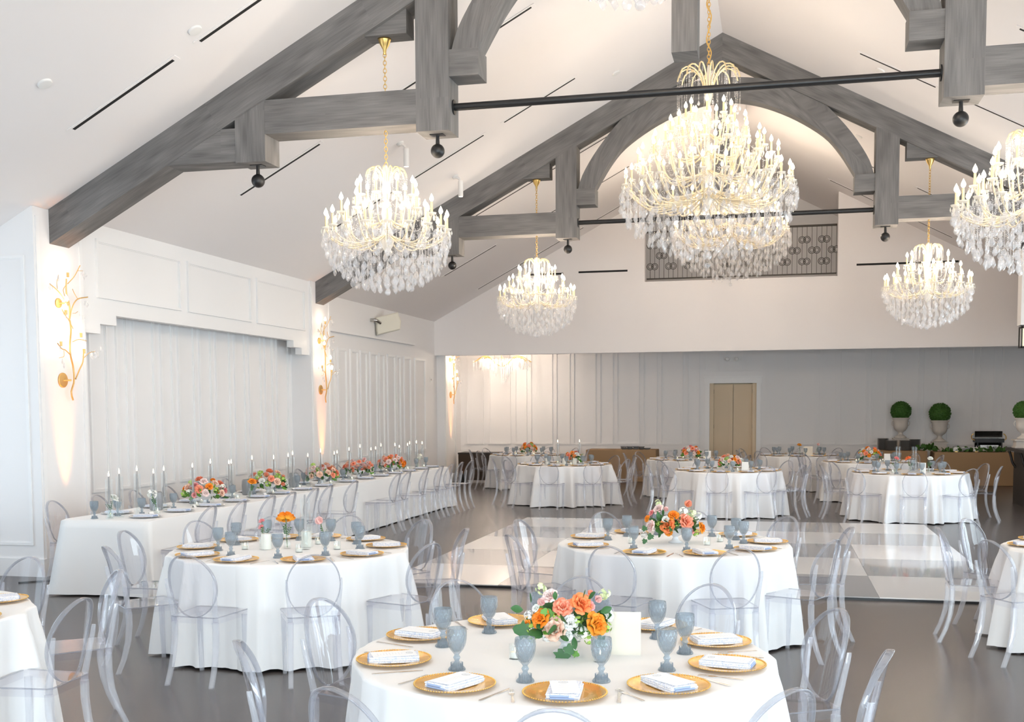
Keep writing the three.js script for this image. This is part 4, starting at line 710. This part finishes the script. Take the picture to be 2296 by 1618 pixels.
function roundBouquet(x, z, label, R, H, n, pal, sd, group) {
  const old = seed; seed = sd; const t = thing('flower_arrangement', label, 'flowers', [x, TOPY, z], rr(0, 6), group); part('compote_bowl', bowlG, M.ceramic, t);
  for (let i = 0; i < n; i++) { const th = i * 2.399, ph = .25 + 1.25 * Math.sqrt((i + .5) / n), d = V(Math.sin(th) * Math.sin(ph), Math.cos(ph), Math.cos(th) * Math.sin(ph)); flower(t, pal[i % pal.length], [d.x * R, .11 + d.y * H, d.z * R], d, rr(.036, .054)); }
  for (let i = 0; i < 34; i++) { const th = rr(0, 6.28); leaf(t, [R * .8 * Math.sin(th), rr(.07, .16), R * .8 * Math.cos(th)], V(Math.sin(th), rr(-.5, .9), Math.cos(th)), rr(.06, .10), leafG, i % 3 ? M.leaf : M.leafLight); }
  seed = old; return t;
}
const PAL1 = ['coral', 'blush', 'orange', 'viburnum', 'peach', 'stock', 'pink'], PAL2 = ['peach', 'white', 'orange2', 'coral', 'blush', 'hydrangea', 'viburnum'];
roundBouquet(TB.E.c[0] + .05, TB.E.c[1], 'rounded peach, white and orange bouquet on the middle table beyond the dance floor', .19, .15, 26, PAL2, 31);
roundBouquet(TB.G.c[0], TB.G.c[1], 'orange and coral bouquet on the far table near the branch chandelier', .18, .17, 24, ['orange', 'coral', 'viburnum', 'blush', 'orange2', 'peach'], 32);
roundBouquet(TB.H.c[0], TB.H.c[1], 'pink and orange bouquet on the far table in front of the cream door', .19, .17, 26, ['pink', 'blush', 'orange', 'white', 'coral', 'palePink'], 33);
roundBouquet(TB.I.c[0], TB.I.c[1], 'orange and blush bouquet on the far table before the plate stacks', .2, .17, 24, ['orange', 'blush', 'coral', 'white', 'orange2', 'viburnum'], 34);
roundBouquet(TB.D.c[0] + .15, TB.D.c[1] - .1, 'orange rose cluster with dark leaves among candles before the burlap table', .15, .13, 14, ['orange', 'coral', 'orange2', 'white'], 35);
for (const [z, l, n, pal] of [[-.57, 'coral bouquet with an orange rose, first large one along the long table', 22, PAL1], [-2.2, 'green and coral bouquet, second large one along the long table', 24, ['coral', 'viburnum', 'peach', 'viburnum', 'coral2', 'white']], [-3.95, 'peach bouquet topped by an orange bloom, third along the long table', 22, ['peach', 'viburnum', 'palePink', 'coral', 'blush']], [-5.4, 'pink and coral bouquet, fourth large one along the long table', 24, ['palePink', 'blush', 'coral', 'coral2', 'peach']], [-6.95, 'coral rose bouquet, last large one along the long table', 22, ['coral', 'coral2', 'peach', 'blush', 'orange']]]) roundBouquet(-5.5, z, l, .23, .19, n + 6, pal, 40 + Math.round(z * 3));
// bud vases: a clear bottle with a single bloom
const budG = lathe([[0, .003], [.028, .003], [.03, .02], [.027, .055], [.014, .085], [.013, .115], [.017, .12], [.0155, .12], [.0115, .115], [.012, .086], [.025, .054], [.027, .02], [.0, .008]], 18);
function budVase(x, z, kind, h, r, label, group, lean = .15) {
  const t = thing('bud_vase', label, 'bud vase', [x, TOPY, z], rr(0, 6), group); part('bottle', budG, M.glass, t);
  const top = [lean * h, h, .02]; part('stem', tube([[0, .012, 0], [.003, .08, 0], [lean * h * .6, h * .7, .01], top], .0032, 12, 5), M.stem, t);
  flower(t, kind, top, V(lean * 1.5, 1, .5), r); const sp = part('sprig', sprigG, M.leaf, t, [lean * h * .3, h * .45, .0], [.25, rr(0, 6), .25]); sp.scale.setScalar(.085);
  const s2 = part('sprig', sprigG, M.leaf, t, [lean * h * .3, h * .45, .0], [-.3, rr(0, 6), -.45]); s2.scale.setScalar(.075); return t;
}
const [bxc, bzc] = TB.B.c;
budVase(bxc - .02, bzc + .02, 'orange2', .235, .08, 'clear bud vase holding one big orange ranunculus, bud vase table', undefined, .05);
budVase(bxc + .24, bzc - .12, 'palePink', .20, .06, 'clear bud vase with a pale pink bloom, bud vase table', undefined, .2);
budVase(bxc - .26, bzc - .05, 'pink', .20, .034, 'clear bud vase with two small pink blooms, bud vase table', undefined, -.2);
flower(scene.children[scene.children.length - 1], 'pink', [-.02, .155, .02], V(-.3, .6, .6), .03);
for (const [k, dx, dz, kind, l] of [['F', -.22, .1, 'pink', 'bud vase of small pink blooms beside the tall glass cylinders'], ['F', .02, .05, 'orangeCoral', 'bud vase with one bright orange bloom between the tall glass cylinders'], ['F', .30, .05, 'whiteButton', 'bud vase with a white bloom beside the tall glass cylinders'], ['J', .02, .1, 'orange2', 'bud vase with one orange bloom on the rearmost table'], ['J', .38, 0, 'palePink', 'bud vase of dried pink sprigs on the rearmost table']]) budVase(TB[k].c[0] + dx, TB[k].c[1] + dz, kind, .23, .055, l);
// long table: small white posies
for (const [z, x, l, kind] of [[1.30, -5.62, 'clear bud vase with white sweet peas at the near end of the long table', 'white'], [.47, -5.5, 'bud vase with a white hydrangea cluster on the long table', 'hydrangea'], [-8.54, -5.55, 'bud vase of white stock near the far end of the long table', 'stock'], [-1.5, -5.4, 'bud vase with one yellow-orange bloom beside the second long table bouquet', 'orange2'], [-4.35, -5.5, 'bud vase with a tall orange bloom beside the third long table bouquet', 'orange']]) { budVase(x, z > 1.2 ? 1.12 : z, kind, .2, .06, l); }
// ---------------------------------------------------------------- candles, cylinders, cards
const taperG = lathe([[.012, 0], [.0105, .12], [.0075, .26], [.006, .275], [0, .277]], 12), holderG = lathe([[0, 0], [.034, 0], [.036, .008], [.02, .02], [.016, .06], [.02, .1], [.017, .14], [.02, .155], [.014, .158], [.012, .15], [0, .15]], 10), chimneyG = lathe([[.038, .002], [.038, .40]], 24);
const taperProto = (() => { const t = new THREE.Group(); t.name = 'taper_candle'; part('holder', holderG, M.glass, t); part('taper', taperG, M.taper, t, [0, .152, 0]); const f = part('flame', bulbG, M.flame, t, [0, .452, 0]); f.scale.set(.026, .055, .026); part('glass_chimney', chimneyG, M.glass, t); return t; })();
for (const [y, z] of [[1.23, 1.2], [1.25, 1.02], [1.26, .69], [1.21, .36], [1.23, .15], [1.24, -.34], [1.26, -.88], [1.23, -1.3], [1.23, -1.43], [1.26, -1.87], [1.24, -2.42], [1.25, -2.87], [1.27, -3.09], [1.22, -3.56], [1.27, -3.98], [1.21, -4.54], [1.22, -4.7], [1.25, -5.1], [1.28, -5.64], [1.21, -6.18], [1.22, -6.36], [1.26, -6.72], [1.25, -7.2], [1.2, -7.68], [1.23, -7.9], [1.25, -8.15], [1.26, -8.4], [1.23, -8.8]]) {
  const o = taperProto.clone(); o.name = numbered('taper_candle'); scene.add(o); o.position.set(-5.56 + rr(-.05, .05), TOPY, z); o.scale.y = (y - TOPY + .01) / .475; o.userData = {}; tag(o, 'lit grey taper candle in a clear holder and chimney, long table', 'candle', 'grey tapers along the long table');
}
for (let i = 0; i < 22; i++) put('votive', -5.56 + (i % 2 ? .14 : -.13) + rr(-.03, .03), TOPY, 1.05 - i * .46 + rr(-.05, .05), 0, 'small lit votive candle in clear glass on the long table', 'candle', 'votives along the long table');
const hurrG = lathe([[0, .003], [.052, .003], [.054, .01], [.054, .20]], 24), hurr = (x, z, l, h = 1) => { const t = thing('pillar_candle', l, 'candle', [x, TOPY, z]); part('glass_cylinder', at(hurrG, 0, 0, 0, 0, 0, 0, [1, h, 1]), M.glass, t); part('wax', at(new THREE.CylinderGeometry(.04, .04, .12, 20), 0, .064, 0), M.wax, t); return t; };
hurr(bxc - .16, bzc + .1, 'white pillar candle in a glass cylinder on the bud vase table', 1.3);
hurr(bxc + .09, bzc - .1, 'white pillar candle behind the big orange bloom on the bud vase table', 1.35);
{ const o = taperProto.clone(); o.name = numbered('taper_candle'); o.remove(o.children.find((c) => c.name === 'flame')); scene.add(o); o.position.set(bxc + .14, TOPY, bzc + .03); o.userData = {}; tag(o, 'unlit grey taper in a clear chimney on the bud vase table', 'candle'); }
for (const [k, L] of [['B', [[-.33, .12], [.16, .2], [.38, -.02], [.1, -.3]]], ['A', [[-.17, .16], [.2, .14], [.02, -.25]]], ['C', [[-.33, .12], [.27, .12], [.36, -.12]]]]) for (const [dx, dz] of L) put('votive', TB[k].c[0] + dx, TOPY, TB[k].c[1] + dz, 0, 'clear glass votive cup near the centre of ' + TB[k].d, 'candle', 'votives on ' + TB[k].d);
for (const k of 'DEFGHI') for (let i = 0; i < 4; i++) { const th = i * 1.57 + .6; put('votive', TB[k].c[0] + .32 * Math.sin(th), TOPY, TB[k].c[1] + .32 * Math.cos(th), 0, 'lit votive candle in clear glass on ' + TB[k].d, 'candle', 'votives on ' + TB[k].d); }
hurr(TB.D.c[0] - .3, TB.D.c[1] + .2, 'lit white pillar candle at the left of the orange roses, candle table', 1); hurr(TB.D.c[0] + .05, TB.D.c[1] + .28, 'short white pillar candle in front of the orange roses, candle table', 1); hurr(TB.D.c[0] + .24, TB.D.c[1] + .2, 'white pillar candle at the right of the orange roses, candle table', 1.2);
for (const [dx, dz] of [[-.12, .05], [.28, -.1]]) { const o = taperProto.clone(); o.name = numbered('taper_candle'); scene.add(o); o.position.set(TB.D.c[0] + dx, TOPY, TB.D.c[1] + dz); o.userData = {}; tag(o, 'lit taper candle in a glass chimney beside the orange roses, candle table', 'candle', 'tapers on the candle table'); }
for (const [dx, l] of [[-.06, 'tall clear glass cylinder left of the orange bloom, cylinder table'], [.2, 'tall clear glass cylinder right of the orange bloom, cylinder table']]) { const t = thing('glass_cylinder_vase', l, 'vase', [TB.F.c[0] + dx - .1, TOPY, TB.F.c[1] - .12], 0, 'tall cylinders'); part('wall', lathe([[.05, 0], [.05, .42]], 24), M.glass, t); part('base', lathe([[0, 0], [.05, 0], [.05, .012], [0, .012]], 24), M.glass, t); }
const greyVase = (x, z, s, l) => { const t = thing('grey_vase', l, 'vase', [x, TOPY, z], 0, 'smoky grey vases along the long table'); part('body', at(lathe([[0, 0], [.06, 0], [.068, .01], [.072, .12], [.068, .19], [.06, .20], [.056, .19], [.062, .12], [.058, .015], [0, .012]], 28), 0, 0, 0, 0, 0, 0, s), M.greyGlass, t); };
for (const z of [.2, -1.95, -3.35, -4.75, -6.1, -7.4]) greyVase(-5.66, z, 1, 'squat smoky grey vase standing among the candles of the long table');
const foldCard = (x, z, w, h, turn, m, l, name = 'folded_card') => { const t = thing(name, l, 'card', [x, TOPY, z], turn); const lf = new THREE.BoxGeometry(w, h, .0015); lf.translate(0, h / 2, 0); part('front_leaf', at(lf, 0, 0, .018, -.12 * .15 / h), m, t); part('back_leaf', at(lf, 0, 0, -.018, .12 * .15 / h), m, t); return t; };
foldCard(.265, 6.185, .135, .19, .12, M.cream, 'plain cream folded card standing behind the coral bouquet');
foldCard(TB.E.c[0] + .30, TB.E.c[1] + .12, .12, .15, .0, M.paper, 'white number card right of the rounded peach bouquet');
foldCard(TB.F.c[0] + .20, TB.F.c[1] + .18, .09, .17, 0, M.paper, 'white number card right of the orange bloom between the glass cylinders');
foldCard(TB.I.c[0] + .33, TB.I.c[1], .12, .16, 0, M.paper, 'white card right of the bouquet before the plate stacks'); foldCard(TB.H.c[0] + .36, TB.H.c[1] + .05, .12, .18, 0, M.paper, 'white card right of the bouquet before the cream door'); foldCard(TB.J.c[0] + .2, TB.J.c[1] + .05, .2, .2, 0, M.cream, 'cream menu board standing on the rearmost table');
// settings of the long table
const LG = 'the long table';
for (const z of [.96, .31, -.36, -.98, -1.6, -2.2, -2.9, -3.6, -4.5, -5.25, -5.95, -6.65, -7.35, -8.05, -8.7]) {
  put('glassPlate', -5.32, TOPY, z, Math.PI / 2, 'beaded clear glass charger on the room side of the long table', 'plate', 'chargers on the room side of the long table'); put('napkin', -5.32, TOPY + .0045, z, Math.PI / 2 + rr(-.1, .1), 'pale folded napkin on a glass charger, room side of the long table', 'napkin', 'napkins on the room side of the long table');
  put('goblet', -5.5 + rr(-.03, .03), TOPY, z - .22, 0, 'grey pressed glass goblet on the room side of the long table', 'goblet', 'goblets on the room side of the long table');
}
for (const z of [.65, -.1, -.85, -1.6, -2.4, -3.2, -4.0, -4.8, -5.6, -6.4, -7.2, -8.0]) { put('glassPlate', -5.85, TOPY, z, -Math.PI / 2, 'beaded clear glass charger on the wall side of the long table', 'plate', 'chargers on the wall side of the long table'); put('napkin', -5.85, TOPY + .0045, z, -Math.PI / 2, 'pale folded napkin on a glass charger, wall side of the long table', 'napkin', 'napkins on the wall side of the long table'); put('goblet', -5.7, TOPY, z + .22, 0, 'grey pressed glass goblet on the wall side of the long table', 'goblet', 'goblets on the wall side of the long table'); }
put('goblet', -5.76, TOPY, 1.18, 0, 'grey goblet alone at the near corner of the long table', 'goblet');
for (let i = 0; i < 10; i++) foldCard(-5.42, .7 - i * .88, .07, .035, Math.PI / 2 + rr(-.4, .4), M.paper, 'tiny white tented place card on the long table', 'place_card').userData.group = 'place cards on the long table';
// ---------------------------------------------------------------- buffet end of the hall
function draped(x0, x1, z0, z1, h, mat, label, name = 'draped_table') {
  const hx = (x1 - x0) / 2, hz = (z1 - z0) / 2, per = []; const n = 24;
  for (let i = 0; i < n; i++) per.push([hx, -hz + 2 * hz * i / n]); for (let i = 0; i < n; i++) per.push([hx - 2 * hx * i / n, hz]); for (let i = 0; i < n; i++) per.push([-hx, hz - 2 * hz * i / n]); for (let i = 0; i < n; i++) per.push([-hx + 2 * hx * i / n, -hz]); per.push(per[0]);
  const rows = [[.0001, h, 0], [.985, h, 0], [1, h - .012, 0]]; for (let i = 1; i <= 6; i++) rows.push([1, (h - .012) * (1 - i / 6) + .008, i / 6]);
  const g = surface((u, v) => { const k = Math.round(u * (per.length - 1)), [px, pz] = per[k], [q, y, t] = rows[Math.round(v * (rows.length - 1))], s = 1 + t * (.02 + .012 * Math.sin(k * 1.7)); return [px * q * s, y, pz * q * s, px * q + pz, y + pz]; }, per.length - 1, rows.length - 1);
  return single(name, g, mat, label, 'table', [(x0 + x1) / 2, 0, (z0 + z1) / 2]);
}
draped(-3.75, -2.0, -17.35, -16.55, .80, M.burlap, 'burlap draped table against the back wall left of the door');
draped(3.3, 4.35, -17.5, -16.5, .80, M.burlap, 'brown draped table carrying the stacked dinner plates');
draped(4.5, 6.25, -17.2, -16.4, .78, M.burlap, 'brown draped buffet table with the chafing dish');
{ const t = thing('glass_tray_stack', 'low pile of clear glassware on the burlap table', 'glassware', [-2.55, .80, -16.95]); for (let i = 0; i < 9; i++) part('glass_dish', lathe([[0, 0], [.06, 0], [.09, .035], [.085, .035], [.055, .006], [0, .006]], 14), M.greyGlass, t, [-.3 + (i % 5) * .15, Math.floor(i / 5) * .037, rr(-.08, .08)]); }
const dish = lathe([[0, .006], [.07, .006], [.135, .016], [.137, .014], [.075, 0], [0, 0]], 28);
for (const [x, z, n] of [[3.42, -17.2, 26], [3.58, -16.85, 22], [3.89, -16.85, 22], [4.14, -17.15, 24]]) for (let i = 0; i < n; i++) single('dinner_plate', dish, M.plates, 'grey-white dinner plate in the tall stacks near the potted topiaries', 'plate', [x, .80 + i * .0105, z], 0, 'stacked dinner plates');
const boxLeafG = surface((u, v) => { const w = .3 * Math.sin(Math.PI * (.1 + .85 * v)), x = (u - .5) * 2 * w; return [x, v, .2 * v * v]; }, 1, 3);
function urn(x, y, z, label, s, ped) {
  const t = thing('urn_topiary', label, 'topiary', [x, y, z]);
  if (ped) part('pedestal', merge([bx(-.17, .17, 0, .03, -.17, .17), bx(-.15, .15, .03, ped - .03, -.15, .15), bx(-.18, .18, ped - .03, ped, -.18, .18)]), M.stone, t);
  const u = part('urn', at(lathe([[0, 0], [.14, 0], [.145, .03], [.10, .06], [.055, .10], [.05, .13], [.075, .16], [.12, .19], [.155, .24], [.17, .30], [.165, .36], [.175, .44], [.21, .48], [.215, .50], [.19, .50], [.15, .46], [0, .46]], 24), 0, ped || 0, 0, 0, 0, 0, s), M.stone, t);
  for (const k of [-1, 1]) part('handle', tube([[k * .165 * s, .30 * s + (ped || 0), 0], [k * .2 * s, .33 * s + (ped || 0), 0], [k * .2 * s, .4 * s + (ped || 0), 0], [k * .17 * s, .42 * s + (ped || 0), 0]], .012 * s, 10, 6), M.stone, u);
  const cyy = (ped || 0) + (.50 + .16) * s, R = .235 * s; part('boxwood_core', at(new THREE.SphereGeometry(R * .94, 20, 14), 0, cyy, 0), M.boxwood, t);
  const list = [], m = new THREE.Matrix4(), q = new THREE.Quaternion();
  for (let i = 0; i < 900; i++) { const yv = 1 - 2 * (i + .5) / 900, th = i * 2.39996, r = Math.sqrt(1 - yv * yv), d = V(r * Math.sin(th), yv, r * Math.cos(th)); q.setFromUnitVectors(V(0, 1, 0), d.clone().add(V(rr(-.9, .9), rr(-.9, .9), rr(-.9, .9))).normalize()); const sz = rr(.026, .042) * s; m.compose(V(d.x * R * .93, cyy + d.y * R * .93, d.z * R * .93), q, V(sz, sz, sz)); list.push(boxLeafG.clone().applyMatrix4(m)); }
  const o = part('boxwood_leaves', mergeGeometries(list), M.boxleaf, t); o.userData.kind = 'stuff'; return t;
}
urn(3.86, .0, -17.62, 'clipped boxwood ball in a stone urn behind the plate stacks', 1.0, 1.07);
urn(4.76, .0, -17.62, 'clipped boxwood ball in a stone urn between plate stacks and buffet', 1.05, .98);
{ // dark bar counter on the window side, with an urn
  const t = thing('bar_counter', 'dark wood bar counter at the window-side edge of the hall', 'bar', [0, 0, 0]);
  part('body', bx(5.32, 6.2, 0, 1.0, -11.8, -9.4), M.darkWood, t); part('top', bx(5.18, 6.3, 1.0, 1.06, -11.9, -9.3), M.darkWood, t);
  for (const z of [-9.6, -10.6, -11.6]) part('bracket', tube([[5.32, .68, z], [5.26, .78, z], [5.23, .9, z], [5.2, .99, z]], .025, 10, 6), M.darkWood, t);
  urn(5.42, 1.06, -11.5, 'small boxwood ball in a white urn on the dark bar', .8, .16);
  const b = single('blue_bottle', lathe([[0, 0], [.045, 0], [.048, .12], [.02, .17], [.018, .24], [.022, .25], [0, .25]], 18), M.goblet, 'blue-grey glass bottle beside the urn on the dark bar', 'bottle', [5.45, 1.06, -11.0]);
  struct('wall_bulkhead', boxUV(bx(4.93, 7.05, 3.22, 5.1, -9.8, -9.5)), M.wall, 'white bulkhead over the bar');
  const h = thing('bar_lantern', 'black framed lantern with gold glass hanging under the bar bulkhead', 'lantern', [5.15, 2.84, -9.65]); part('frame', merge([bx(-.2, .2, 0, .02, -.12, .12), bx(-.2, .2, .33, .36, -.12, .12), ...[[-.2, -.12], [.18, -.12], [-.2, .1], [.18, .1]].map(([x, z]) => bx(x, x + .02, 0, .36, z, z + .02))]), M.iron, h); for (let i = 0; i < 6; i++) part('glass_strip', bx(-.17 + i * .055, -.13 + i * .055, .03, .33, -.02, 0), M.paleGold, h);
}
{
  const t = thing('chafing_dish', 'steel roll-top chafing dish on the brown buffet', 'chafing dish', [5.72, .78, -16.75]);
  const roll = new THREE.CylinderGeometry(.2, .2, .6, 24, 1, false, 0, Math.PI); roll.rotateZ(Math.PI / 2); roll.rotateX(-Math.PI / 2); part('lid', at(roll, 0, .31, 0, 0, 0, 0, [1, .85, 1]), M.steel, t);
  part('pan', bx(-.31, .31, .22, .31, -.2, .2), M.black, t); for (const [x, z] of [[-.26, -.16], [.26, -.16], [-.26, .16], [.26, .16]]) part('leg', bx(x - .015, x + .015, 0, .22, z - .015, z + .015), M.black, t); part('burner_shelf', bx(-.2, .2, .08, .16, -.12, .12), M.steel, t); for (const x of [-.34, .34]) part('handle', tube([[x * .92, .27, .1], [x * 1.08, .3, .05], [x * 1.08, .38, 0], [x * .95, .42, 0]], .012, 10, 6), M.gold, t);
  const b = single('serving_bowl', lathe([[0, 0], [.07, 0], [.09, .02], [.17, .085], [.18, .10], [.17, .098], [.08, .03], [0, .02]], 32), M.ceramic, 'wide white serving bowl left of the chafing dish', 'bowl', [5.17, .78, -16.7]);
  for (const [x, l] of [[4.98, 'white tented label left of the serving bowl'], [5.42, 'white tented label between serving bowl and chafing dish']]) { const c = foldCard(x, -16.5, .13, .09, 0, M.paper, l, 'buffet_label'); c.position.y = .80; part('label_stand', bx(-.03, .03, -.02, 0, -.03, .03), M.gold, c); }
  const gr = thing('greenery_garland', 'dark leafy garland lying along the buffet table', 'garland', [5.3, .78, -16.62]); for (let i = 0; i < 90; i++) leaf(gr, [rr(-.75, .8), rr(.0, .04), rr(-.12, .2)], V(rr(-1, 1), rr(.1, .8), rr(-1, 1)), rr(.08, .14), leafG, M.boxleaf);
  const g2 = thing('greenery_bunch', 'dark leafy bunch between the plates and the buffet', 'greenery', [4.28, .80, -16.7]); for (let i = 0; i < 30; i++) leaf(g2, [rr(-.1, .2), rr(0, .1), rr(-.1, .1)], V(rr(-1, 1), rr(.3, 1), rr(-1, 1)), rr(.09, .14), leafG, M.boxleaf);
}
{ const t = thing('folding_table', 'dark folding table under the branch chandelier', 'table', [-6.4, 0, -16.2]); part('top', bx(-.5, .5, .7, .74, -.35, .35), M.darkWood, t); for (const [x, z] of [[-.45, -.3], [.45, -.3], [-.45, .3], [.45, .3]]) part('leg', bx(x - .02, x + .02, 0, .7, z - .02, z + .02), M.darkWood, t); part('skirt', bx(-.49, .49, .05, .7, .34, .345), std({ color: lin(.05, .035, .025), roughness: .9 }), t); }
single('floor_cable', tube([[-7.0, .008, .75], [-6.75, .008, .55], [-6.5, .008, .5], [-6.3, .008, .35]], .008, 16, 6), M.black, 'thin black cable along the foot of the recessed wall', 'cable');

scene.traverse((o) => { if (o.isMesh) { o.castShadow = true; o.receiveShadow = true; } });
renderer.render(scene, camera);
